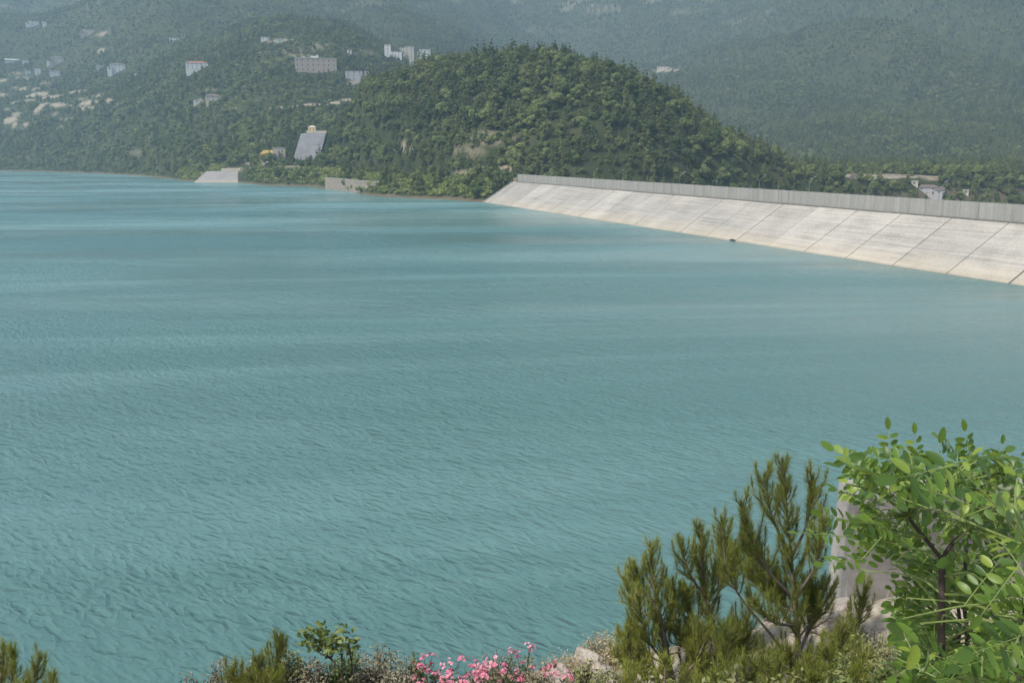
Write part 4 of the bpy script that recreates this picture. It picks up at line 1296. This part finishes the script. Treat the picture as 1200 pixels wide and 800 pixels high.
def compound_leaf(acc, stalk, p, d, nrm, ln, pairs, rg, size=1.0, droop=.25):
    d = d / np.linalg.norm(d)
    nrm = nrm - nrm @ d * d; nrm /= np.linalg.norm(nrm) + 1e-9
    n = 10
    u = np.linspace(0, 1, n)
    C = p + d * (u * ln)[:, None] - np.array([0, 0, 1.0]) * (droop * ln * u ** 2)[:, None]
    stalk.tube(C, np.linspace(.0016, .0007, n), 4)
    T = np.gradient(C, axis=0); T /= np.linalg.norm(T, axis=1)[:, None]
    step = .78 / pairs
    for k in range(pairs):
        f = .18 + step * k
        j = min(int(f * (n - 1)), n - 1)
        q = p + d * f * ln - np.array([0, 0, 1.0]) * droop * ln * f * f
        tg = T[j]; nn = nrm - nrm @ tg * tg; nn /= np.linalg.norm(nn)
        sdv = np.cross(nn, tg)
        sz = ln * .215 * size * (1.0 - .25 * abs(f - .5)) * rg.uniform(.85, 1.1)
        for sgn in (1, -1):
            dd = sdv * sgn * .93 + tg * rg.uniform(.15, .4) + nn * rg.uniform(-.3, .15)
            dd /= np.linalg.norm(dd)
            n2 = nn + rg.normal(0, .22, 3)
            leaflet(acc, q + dd * .003, dd, n2, sz, rg.uniform(.8, 1.0), rg.uniform(.1, .4), rg.uniform(-.05, .4))
    leaflet(acc, C[-1], T[-1], nrm, ln * .25 * size, .9, .2, .05)


def project(q):
    a = np.array([q[0], q[1], q[2] - CAMH])
    dep = a[1] * math.cos(PITCH) - a[2] * math.sin(PITCH); v = a[1] * math.sin(PITCH) + a[2] * math.cos(PITCH)
    return 600 + F * a[0] / dep, 400 - F * v / dep, dep


def build_locust():
    rg = np.random.default_rng(11)
    bp_ = at(1098, 850, 2.35); base = np.array([bp_[0], bp_[1] + .0, gz(bp_[0], bp_[1])])
    root = empty('locust_tree', base, 0, label='leafy sapling with feathery compound leaves and dark forked stems at the right edge', cat='tree')
    A = lambda px, py, y: at(px, py, y) - base
    lf = MB(); st = MB()
    stems = [([np.array([0, 0, -.1]), A(1099, 800, 2.35), A(1103, 740, 2.36), A(1104, 655, 2.4)], [.014, .0115, .0105, .009]),
             ([A(1104, 655, 2.4), A(1085, 632, 2.38), A(1063, 604, 2.36)], [.007, .006, .005]),
             ([A(1104, 655, 2.4), A(1116, 636, 2.42), A(1132, 624, 2.44)], [.007, .006, .005]),
             ([np.array([.03, .12, -.1]), A(1128, 800, 2.75), A(1130, 700, 2.8), A(1134, 600, 2.8)], [.010, .008, .007, .005]),
             ([np.array([.0, .2, -.1]), A(1118, 780, 2.95), A(1120, 690, 3.0), A(1112, 590, 3.0)], [.009, .007, .006, .004]),
             ([np.array([.12, -.2, -.1]), A(1190, 820, 2.0), A(1200, 740, 2.0), A(1205, 640, 2.0)], [.010, .008, .007, .005])]
    sc = []
    for i, (pts, rad) in enumerate(stems):
        C = curve_pts(pts, 14); r = np.interp(np.linspace(0, 1, 14), np.linspace(0, 1, len(rad)), rad)
        mb = MB(); mb.tube(C, r, 8); mb.build('stem', M_STEM, root, smooth=True)
        sc.append(C)
    allst = np.vstack(sc)
    tw = MB()
    ends = [(990, 566, 2.2), (1003, 600, 2.35), (1000, 640, 2.3), (1012, 668, 2.5), (1040, 545, 2.3), (1066, 535, 2.5), (1085, 545, 2.2), (1102, 528, 2.5), (1128, 545, 2.35), (1150, 550, 2.7),
            (1172, 552, 2.3), (1192, 560, 2.1), (1225, 548, 2.3), (1250, 600, 2.0), (1232, 660, 2.2), (1060, 585, 2.1), (1038, 612, 2.2), (1090, 590, 2.1), (1125, 592, 2.2), (1160, 600, 2.05), (1190, 615, 2.3),
            (1062, 640, 2.15), (1150, 640, 2.6), (1180, 660, 2.0), (1062, 700, 2.1), (1078, 730, 2.0), (1050, 770, 2.1), (1085, 775, 2.2), (1140, 760, 2.1), (1170, 740, 2.4), (1180, 790, 2.0), (1120, 800, 2.05),
            (1060, 810, 2.2), (1210, 720, 2.2), (1235, 780, 2.1), (1150, 700, 2.9), (1090, 640, 2.7), (1175, 690, 2.8), (1045, 660, 2.6), (1155, 575, 2.9), (1200, 590, 2.8), (1075, 570, 2.8),
            (1020, 560, 2.6), (1110, 560, 2.7), (1030, 590, 2.5), (1140, 820, 2.3), (1090, 830, 2.1), (1195, 830, 2.2), (1010, 615, 2.5), (1055, 560, 2.3)]
    low = [(1054, 655, 2.9), (1050, 690, 2.8), (1058, 725, 2.9), (1052, 760, 2.7), (1075, 665, 2.6), (1072, 705, 2.7), (1085, 740, 2.6), (1062, 680, 3.1), (1082, 690, 3.0), (1095, 660, 3.0), (1045, 640, 2.9), (1090, 725, 3.1), (1070, 755, 3.0), (1062, 524, 2.4), (1130, 528, 2.5), (1163, 530, 2.35), (1188, 536, 2.4), (1080, 640, 2.9), (1068, 690, 2.9), (1075, 745, 2.8), (1098, 700, 2.95), (1160, 690, 2.3), (1178, 735, 2.1), (1120, 745, 2.7), (1150, 770, 2.3), (1100, 790, 2.1), (1070, 790, 2.3), (1175, 800, 2.2), (1195, 680, 1.9), (1200, 770, 2.0), (1060, 660, 2.7), (1165, 640, 2.4), (1060, 610, 2.8), (1085, 670, 3.1), (1100, 720, 3.2), (1125, 660, 3.2), (1140, 720, 3.1), (1070, 720, 3.2), (1110, 640, 3.2), (1150, 660, 3.0), (1185, 700, 2.8), (1060, 760, 2.9), (1090, 770, 2.9), (1130, 780, 2.8), (1175, 770, 2.7), (1060, 640, 3.1), (1120, 620, 3.1), (1160, 745, 3.0), (1080, 830, 1.9), (1075, 815, 2.0), (1110, 770, 1.8), (1150, 800, 1.7), (1185, 765, 1.7), (1200, 700, 1.8), (1165, 720, 2.0), (1135, 735, 2.3), (1095, 745, 2.5), (1060, 735, 2.6), (1195, 640, 2.5), (1215, 810, 1.8), (1130, 690, 2.5), (1060, 828, 2.2)]
    twin = [] + [(px + rg.normal(0, 22), py + 12 + abs(rg.normal(0, 18)), y + rg.normal(0, .2)) for (px, py, y) in ends[::4] if not (985 < px < 1045 and 630 < py < 770) and not (1075 < px < 1145 and 590 < py < 770)]
    for (px, py, y) in ends + twin + low:
        e = A(px, py, y)
        dd = np.linalg.norm(allst - e, axis=1) + np.where(allst[:, 2] > e[2], .5, 0)
        s0 = allst[np.argmin(dd)]
        mid_ = (s0 + e) / 2 + rg.normal(0, .02, 3) + np.array([0, 0, .02])
        C = curve_pts([s0, mid_, e], 10)
        tw.tube(C, np.linspace(.004, .0016, 10), 5)
        Lc = np.linalg.norm(e - s0)
        nl = max(3, int(Lc / .06)); nl = min(nl, 7)
        for k in range(nl):
            f = 1 - k * .13 if k else 1.0
            if f < .3: break
            p = C[min(9, int(f * 9))]
            tg = C[9] - C[6]; tg /= np.linalg.norm(tg)
            az = rg.uniform(0, 6.28)
            out = np.array([math.cos(az), math.sin(az), 0])
            d = tg * (.9 if k == 0 else .35) + out * (.35 if k == 0 else .9) + np.array([0, 0, rg.uniform(.0, .5)])
            nr = np.array([0, 0, 1.0]) + rg.normal(0, .35, 3)
            nr = nr + np.array([-.1, -.55, 0])
            ln = rg.uniform(.13, .21); d /= np.linalg.norm(d)
            ok = True
            for ff in (.25, .6, 1.15):
                q = p + d * ln * ff + base
                qx, qy, qd = project(q)
                if qx < 972 or (qx < 1036 and qy > 640) or (qx < 1000 and qy > 600): ok = False
                if 1070 < qx < 1142 and 600 < qy < 765 and qd < 2.6: ok = False
                if qy < 498 or qd < 1.35: ok = False
            if not ok: continue
            compound_leaf(lf, tw, p, d, nr, ln, int(rg.integers(5, 8)), rg, 1.0, rg.uniform(.0, .35))
    # the leaves that stand out against the water
    def key(p0, p1, y0, y1, pairs, nr, size=1.0, droop=.0):
        a, c = A(*p0, y0), A(*p1, y1)
        d = c - a
        s0 = allst[np.argmin(np.linalg.norm(allst - a, axis=1))]
        tw.tube(curve_pts([s0, (s0 + a) / 2 + np.array([0, 0, .01]), a], 8), np.linspace(.003, .0015, 8), 5)
        compound_leaf(lf, tw, a, d, np.array(nr, float), np.linalg.norm(d), pairs, rg, size, droop)
    key((1046, 562), (1041, 503), 2.3, 2.32, 6, (.1, -1, .25))
    key((1040, 574), (977, 528), 2.25, 2.3, 5, (-.1, -1, .5), 1.0)
    key((1165, 566), (1174, 520), 2.4, 2.42, 4, (.1, -1, .3))
    key((1092, 548), (1101, 519), 2.35, 2.36, 1, (.1, -1, .2), 2.6)
    key((990, 628), (935, 624), 2.1, 2.05, 5, (0, -.1, 1), .85)
    key((1010, 655), (965, 660), 2.2, 2.15, 4, (0, -.5, 1), 1.1)
    key((1005, 612), (962, 602), 2.2, 2.15, 4, (0, -.8, .6), 1.1)
    key((1158, 640), (1118, 655), 2.2, 2.15, 1, (0, -.9, .5), 2.0)
    key((1195, 660), (1150, 720), 1.6, 1.6, 4, (-.1, -1, .3), 1.15)
    key((1215, 650), (1160, 560), 1.6, 1.6, 4, (-.1, -.3, 1), 1.2)
    key((1120, 545), (1050, 560), 2.0, 1.9, 4, (0, -.6, .8), 1.25)
    key((1210, 740), (1140, 765), 1.7, 1.6, 4, (0, -.7, .7), 1.1)
    key((1120, 780), (1060, 745), 2.0, 1.9, 4, (0, -.6, .8), 1.2)
    key((1030, 610), (990, 655), 2.35, 2.3, 5, (-.2, -1, .2), 1.0)
    key((1040, 600), (1012, 668), 2.5, 2.5, 6, (-.1, -1, .2), 1.0)
    key((1075, 690), (1048, 745), 2.7, 2.7, 6, (-.1, -1, .2), 1.0)
    key((1088, 650), (1056, 700), 2.6, 2.6, 6, (-.1, -1, .3), 1.0)
    key((1140, 560), (1131, 505), 2.5, 2.5, 6, (.1, -1, .2), 1.0)
    key((1075, 560), (1072, 508), 2.6, 2.6, 5, (.1, -1, .2), 1.0)
    tw.build('twigs', M_RACHIS, root)
    lf.build('foliage', M_LOCUST, root, smooth=True)


build_locust()

# ------------------------------------------------------------------ oleander with pink flowers
M_OLE = foliage_mat('oleander_leaf', (.050, .065, .026), (.085, .105, .040), (.14, .155, .065), patch=1.5, rough=.55, transl=.15, island=.6, spec=.3)
m, nt, b = nodes('pink_petal')
g = N(nt, 'ShaderNodeNewGeometry'); oi = N(nt, 'ShaderNodeObjectInfo')
f_ = math_n(nt, 'ADD', math_n(nt, 'MULTIPLY', g.outputs['Random Per Island'], .6), math_n(nt, 'MULTIPLY', oi.outputs['Random'], .4))
L(nt, ramp(nt, f_, [(.0, (.40, .09, .14)), (.5, (.58, .20, .27)), (1.0, (.72, .40, .45))]), b.inputs['Base Color'])
b.inputs['Roughness'].default_value = .7
t_ = N(nt, 'ShaderNodeBsdfTranslucent'); t_.inputs[0].default_value = (.7, .2, .3, 1)
ms = N(nt, 'ShaderNodeMixShader'); ms.inputs[0].default_value = .2
L(nt, b.outputs[0], ms.inputs[1]); L(nt, t_.outputs[0], ms.inputs[2]); L(nt, ms.outputs[0], nt.nodes['Material Output'].inputs[0])
M_PETAL = m


def flower_cluster_mesh(seed):
    rg = np.random.default_rng(seed); mb = MB()
    for k in range(int(rg.integers(7, 12))):
        c = rg.normal(0, .034, 3) * np.array([1, 1, .7]); c[2] = abs(c[2])
        nn = c / (np.linalg.norm(c) + 1e-6) * .6 + np.array([0, -.25, .7]) + rg.normal(0, .25, 3); nn /= np.linalg.norm(nn)
        a = np.cross(nn, [.3, .8, .1]); a /= np.linalg.norm(a); bb_ = np.cross(nn, a)
        r = rg.uniform(.020, .028)
        for j in range(5):
            t0 = j * 1.2566 + rg.uniform(-.1, .1)
            e = a * math.cos(t0) + bb_ * math.sin(t0); s_ = -a * math.sin(t0) + bb_ * math.cos(t0)
            V = [c, c + e * r * .6 - s_ * r * .45 + nn * r * .25, c + e * r * 1.05 + nn * r * .1, c + e * r * .6 + s_ * r * .45 + nn * r * .25]
            mb.add(V, [np.array([[0, 1, 2, 3]])])
    return mb.mesh('flower_cluster', [M_PETAL])


FL = [flower_cluster_mesh(700 + i) for i in range(6)]


def lance(acc, base, d, nrm, ln, w_):
    sd_ = np.cross(nrm, d); sd_ /= np.linalg.norm(sd_) + 1e-9
    V = [base, base + d * ln * .45 + sd_ * w_, base + d * ln, base + d * ln * .45 - sd_ * w_]
    acc.add(V, [np.array([[0, 1, 2, 3]])])


def oleander(tips, y, label, seed, extra):
    rg = np.random.default_rng(seed)
    pts = np.array([at(px, py, y + rg.uniform(-.45, .45)) for (px, py) in tips])
    cx = pts[:, 0].mean(); base = np.array([cx, y, gz(cx, y)])
    root = empty('oleander', base, 0, label=label, cat='shrub', group='oleanders on the near bank')
    st = MB(); lf = MB()
    more = [(rg.uniform(min(t[0] for t in tips), max(t[0] for t in tips)), rg.uniform(785, 850)) for _ in range(extra)]
    allp = list(pts) + [at(px, py, y + rg.uniform(-.5, .3)) for (px, py) in more]
    for i, p in enumerate(allp):
        p = p - base
        r0_ = np.array([rg.normal(0, .25) + p[0] * .45, rg.normal(0, .15), -.05])
        r0_[2] = gz(*(base[:2] + r0_[:2])) - base[2] - .05
        C = curve_pts([r0_, (r0_ + p) / 2 + rg.normal(0, .05, 3), p], 9)
        st.tube(C, np.linspace(.009, .003, 9), 5)
        for k in range(44):
            f = rg.uniform(.25, 1.0)
            q = C[min(8, int(f * 8))] + rg.normal(0, .015, 3)
            a = rg.uniform(0, 6.28)
            d = np.array([math.cos(a), math.sin(a), rg.uniform(-.1, 1.2)]); d /= np.linalg.norm(d)
            lance(lf, q, d, rg.normal(0, 1, 3), rg.uniform(.07, .13), rg.uniform(.007, .011))
        if i < len(pts) or rg.random() < .75:
            o = link('flower_cluster', FL[int(rg.integers(6))], root, loc=p)
            q = rg.uniform(.75, 1.25); o.scale = (q, q, q); o.rotation_euler = (rg.normal(0, .3), rg.normal(0, .3), rg.uniform(0, 6.28))
    st.build('stems', M_TWIG, root); lf.build('leaves', M_OLE, root)


oleander([(484, 792), (492, 779), (497, 771), (506, 769), (503, 781), (513, 790), (523, 786), (531, 790), (527, 777), (541, 771), (553, 783), (560, 789), (548, 793), (566, 779), (519, 796), (490, 797)], 9.3, 'oleander with pink flower clusters, left and lower of the two', 81, 26)
oleander([(557, 775), (571, 787), (577, 777), (588, 786), (592, 779), (597, 793), (601, 763), (606, 768), (598, 766), (612, 777), (605, 787), (622, 757), (619, 762), (625, 783), (634, 788), (644, 776), (647, 789), (630, 795), (581, 795), (614, 795), (690, 796), (668, 793)], 9.5, 'oleander with pink flower clusters, taller, beside the pale rocks', 82, 30)

# ------------------------------------------------------------------ shrub with a round leaf clump on thin stems
M_FIG = foliage_mat('fig_leaf', (.055, .080, .022), (.095, .135, .036), (.16, .20, .06), patch=2.0, rough=.5, transl=.25, island=.6, spec=.35)


def leafy_shrub():
    rg = np.random.default_rng(91); y = 9.1
    b0 = at(412, 850, y); base = np.array([b0[0], b0[1], gz(b0[0], b0[1])])
    root = empty('leafy_shrub', base, 0, label='thin-stemmed shrub carrying one clump of round green leaves above the dry scrub', cat='shrub')
    st = MB(); lf = MB()
    ends = [(352, 748), (362, 738), (372, 734), (381, 733), (390, 742), (367, 752), (378, 756), (386, 748), (399, 736), (405, 742), (408, 752), (357, 742), (374, 745), (395, 752)]
    fork = at(388, 772, y) - base
    st.tube(curve_pts([np.array([0, 0, -.1]), at(402, 795, y) - base, fork], 8), [.013, .012, .011, .01, .01, .009, .009, .008], 6)
    f2 = at(412, 775, y + .1) - base
    st.tube(curve_pts([np.array([.1, .1, -.1]), f2, at(407, 745, y + .1) - base], 8), np.linspace(.009, .004, 8), 5)
    for (px, py) in ends:
        e = at(px, py, y + rg.uniform(-.18, .18)) - base
        s0 = fork if px < 396 else f2
        C = curve_pts([s0, (s0 + e) / 2 + rg.normal(0, .02, 3), e], 7)
        st.tube(C, np.linspace(.005, .002, 7), 4)
        for k in range(14):
            q = C[int(rg.integers(4, 7))] + rg.normal(0, .035, 3)
            d = rg.normal(0, 1, 3); d[2] = d[2] * .6 - .05; d /= np.linalg.norm(d)
            leaflet(lf, q, d, np.array([0, -.3, 1.0]) + rg.normal(0, .6, 3), rg.uniform(.055, .09), 1.25, .2, .2)
    st.build('stems', M_TWIG, root); lf.build('leaves', M_FIG, root, smooth=True)


leafy_shrub()

# ------------------------------------------------------------------ dry scrub, shrublets, grass
M_DRY = foliage_mat('dry_scrub', (.075, .068, .040), (.150, .135, .085), (.26, .235, .16), patch=2.5, rough=.9, island=.6, spec=.1)
M_OLIVE = foliage_mat('olive_scrub', (.065, .078, .026), (.125, .138, .048), (.20, .205, .085), patch=2.5, rough=.8, island=.6, spec=.15)
M_STRAW = foliage_mat('straw', (.20, .16, .09), (.34, .28, .18), (.50, .44, .31), patch=2.0, rough=.9, transl=.2, island=.6, spec=.1)


def scrub(px, top, y, wpx, label, mat, seed, n=420, leaf=.022, name='dry_shrub', grp='low shrubs on the near bank'):
    rg = np.random.default_rng(seed)
    p = at(px, top, y); base = np.array([p[0], y, gz(p[0], y)])
    Hh = max((p[2] - base[2]) * 1.13, .25); Wd = wpx * y / 1039 / 2
    root = empty(name, base, 0, label=label, cat='shrub', group=grp)
    st = MB(); lf = MB()
    n = int(n * min(2.6, max(1.0, Hh / .45)))
    for i in range(84):
        a = rg.uniform(0, 6.28); q = rg.random() ** .5
        hz_ = Hh * rg.uniform(.6, 1.0) * (1 - .35 * q * q)
        e = np.array([math.cos(a) * q * Wd, math.sin(a) * q * Wd * .8, hz_])
        s0 = np.array([e[0] * .25, e[1] * .25, -.05])
        C = curve_pts([s0, (s0 + e) / 2 + rg.normal(0, .05, 3) * np.array([1, 1, .4]), e], 7)
        st.tube(C, np.linspace(.006, .0018, 7), 4)
        k = max(5, int(n / 84 * 4.2))
        f = rg.uniform(.3, 1.02, k); ii = np.clip(f * 6, 0, 5.99); i0 = ii.astype(int)
        Q = C[i0] + (C[i0 + 1] - C[i0]) * (ii - i0)[:, None] + rg.normal(0, .03, (k, 3))
        V, Fq = cards(Q, np.tile([0, -.2, 1.0], (k, 1)), leaf * rg.uniform(.6, 1.3, k), rg, .8, .5)
        lf.add(V, [Fq])
    st.build('twigs', M_TWIG if mat is not M_STRAW else M_STRAW, root); lf.build('leaves', mat, root)


scrub(262, 774, 9.4, 60, 'thin straw-coloured dry shrub at the left end of the dry scrub', M_DRY, 1001, 300, .018)
scrub(338, 768, 9.7, 66, 'greyish olive shrub just right of the bright pine seedling', M_OLIVE, 1002, 620, .026)
scrub(368, 778, 9.4, 74, 'grey brown shrub below the round leaf clump', M_DRY, 1003, 400)
scrub(403, 770, 9.6, 78, 'yellowish green low shrub at the foot of the thin-stemmed shrub', M_FIG, 1004, 640, .024)
scrub(440, 764, 9.6, 84, 'wide grey brown shrub left of the pink oleanders', M_DRY, 1005, 460)
scrub(466, 774, 9.2, 64, 'small brownish shrub touching the left pink oleander', M_DRY, 1006, 360)
scrub(484, 768, 10.0, 26, 'small dark green tuft behind the left pink flowers', M_OLIVE, 1007, 300)
scrub(585, 764, 10.4, 60, 'grey leafless brush behind the pink flowers', M_DRY, 1008, 180, .014)
scrub(705, 744, 11.0, 60, 'reddish straw dry bush on the rocks left of the pines', M_STRAW, 1009, 380, .016)
scrub(690, 780, 9.3, 60, 'olive shrublet below the pale rocks', M_OLIVE, 1010, 320)
scrub(722, 778, 9.0, 60, 'yellow green low growth at the foot of the shortest pine', M_OLIVE, 1011, 420)
scrub(790, 792, 8.6, 60, 'low green growth under the leftmost slim pine', M_OLIVE, 1012, 420)
scrub(880, 792, 8.8, 70, 'dull green growth under the middle pine', M_OLIVE, 1013, 460)
scrub(965, 785, 8.6, 90, 'dark olive growth under the tallest pine', M_OLIVE, 1014, 420)
scrub(1035, 770, 8.0, 60, 'green undergrowth in front of the concrete wall', M_OLIVE, 1015, 460)
scrub(222, 798, 9.2, 60, 'low dry bush left of the straw-coloured shrub', M_DRY, 1016, 300)


scrub(850, 800, 7.6, 120, 'dense olive undergrowth at the bottom edge between the pines', M_OLIVE, 1021, 620)
scrub(930, 800, 6.9, 120, 'dense olive undergrowth at the bottom edge under the tallest pine', M_OLIVE, 1022, 620)
scrub(1000, 790, 6.2, 120, 'dense green undergrowth left of the leafy tree', M_FIG, 1023, 620)
scrub(1070, 770, 5.4, 130, 'broad green undergrowth behind the thin stems of the leafy tree', M_FIG, 1024, 700, .026)
scrub(1150, 770, 5.0, 140, 'green undergrowth behind the right part of the leafy tree', M_FIG, 1025, 700, .026)
scrub(1012, 742, 9.6, 80, 'dry scrub at the foot of the concrete wall', M_DRY, 1026, 420)
scrub(1090, 720, 8.6, 90, 'green scrub against the concrete wall behind the thin stems', M_OLIVE, 1027, 520)
scrub(1180, 710, 8.2, 110, 'green scrub against the concrete wall at the right edge', M_OLIVE, 1028, 520)
scrub(760, 800, 8.0, 110, 'low olive growth at the bottom edge under the slim pine', M_OLIVE, 1029, 520)
scrub(640, 790, 8.8, 80, 'dry brown scrub under the right pink oleander', M_DRY, 1030, 380)


scrub(700, 797, 8.2, 110, 'olive green growth at the bottom edge right of the pale rocks', M_OLIVE, 1031, 620)
scrub(800, 810, 7.0, 130, 'yellowish undergrowth cut by the bottom edge below the pine clump', M_OLIVE, 1032, 700)
scrub(720, 815, 7.2, 130, 'brown olive undergrowth cut by the bottom edge left of the pine clump', M_DRY, 1033, 600)


scrub(868, 800, 5.0, 170, 'low grey green growth cut by the bottom edge below the tallest pine', M_OLIVE, 1034, 700)
scrub(770, 806, 5.4, 150, 'sparse dry growth cut by the bottom edge below the slim pine', M_DRY, 1035, 560)
scrub(960, 800, 4.4, 170, 'leafy low growth cut by the bottom edge left of the leafy tree', M_OLIVE, 1036, 700, .024)


scrub(1030, 752, 8.4, 110, 'dull green scrub on the flat ground just in front of the wall', M_OLIVE, 1037, 600)
scrub(1100, 745, 7.0, 120, 'brownish scrub seen between the stems of the leafy tree', M_DRY, 1038, 520)


scrub(295, 780, 9.7, 70, 'pale dry brush behind the bright green pine seedling', M_STRAW, 1041, 300, .016)
scrub(420, 772, 10.1, 80, 'straw-coloured brush behind the yellowish green low shrub', M_STRAW, 1042, 340, .016)
scrub(665, 770, 10.6, 70, 'straw-coloured brush behind the pale limestone rock', M_STRAW, 1043, 320, .016)
scrub(735, 760, 10.8, 70, 'straw-coloured brush behind the shortest pine seedling', M_STRAW, 1044, 320, .016)


def build_grass():
    rg = np.random.default_rng(33); acc = []
    n = 5200
    x = rg.uniform(-6, 8, n); y = rg.uniform(6.5, 13, n)
    k = fbm(x / 1.1, y / 1.1, 3) > -.12
    x, y = x[k], y[k]
    extra = [(697, 10.9, 240), (640, 10.6, 140), (260, 9.3, 160), (745, 11.0, 120), (560, 10.4, 120), (900, 11.6, 160), (430, 10.1, 120)]
    for (px, yy, m_) in extra:
        c = at(px, 780, yy); x = np.concatenate([x, rg.normal(c[0], .22, m_)]); y = np.concatenate([y, rg.normal(yy, .22, m_)])
    n = len(x); z = near_h(x, y)
    h = rg.uniform(.05, .22, n) * (1 + .8 * (rg.random(n) < .1)); h[-sum(e[2] for e in extra):] *= 1.35
    a = rg.uniform(0, 6.28, n); ln = rg.uniform(.1, .5, n)
    base = np.stack([x, y, z - .02], 1)
    out = np.stack([np.cos(a), np.sin(a), np.zeros(n)], 1)
    sd_ = np.stack([-np.sin(a), np.cos(a), np.zeros(n)], 1) * .0035
    mid_ = base + out * (h * ln * .35)[:, None] + np.array([0, 0, 1]) * (h * .6)[:, None]
    tip = base + out * (h * ln)[:, None] + np.array([0, 0, 1]) * h[:, None]
    V = np.stack([base - sd_, base + sd_, mid_ + sd_ * .8, mid_ - sd_ * .8, tip + sd_ * .3, tip - sd_ * .3], 1).reshape(-1, 3)
    i = np.arange(n)[:, None] * 6
    Fq = np.concatenate([i + np.array([[0, 1, 2, 3]]), i + np.array([[3, 2, 4, 5]])])
    link('dry_grass', make_mesh('dry_grass', V, Fq, [M_STRAW]), kind='stuff', label='sparse straw-coloured dry grass on the near bank', cat='grass')


build_grass()
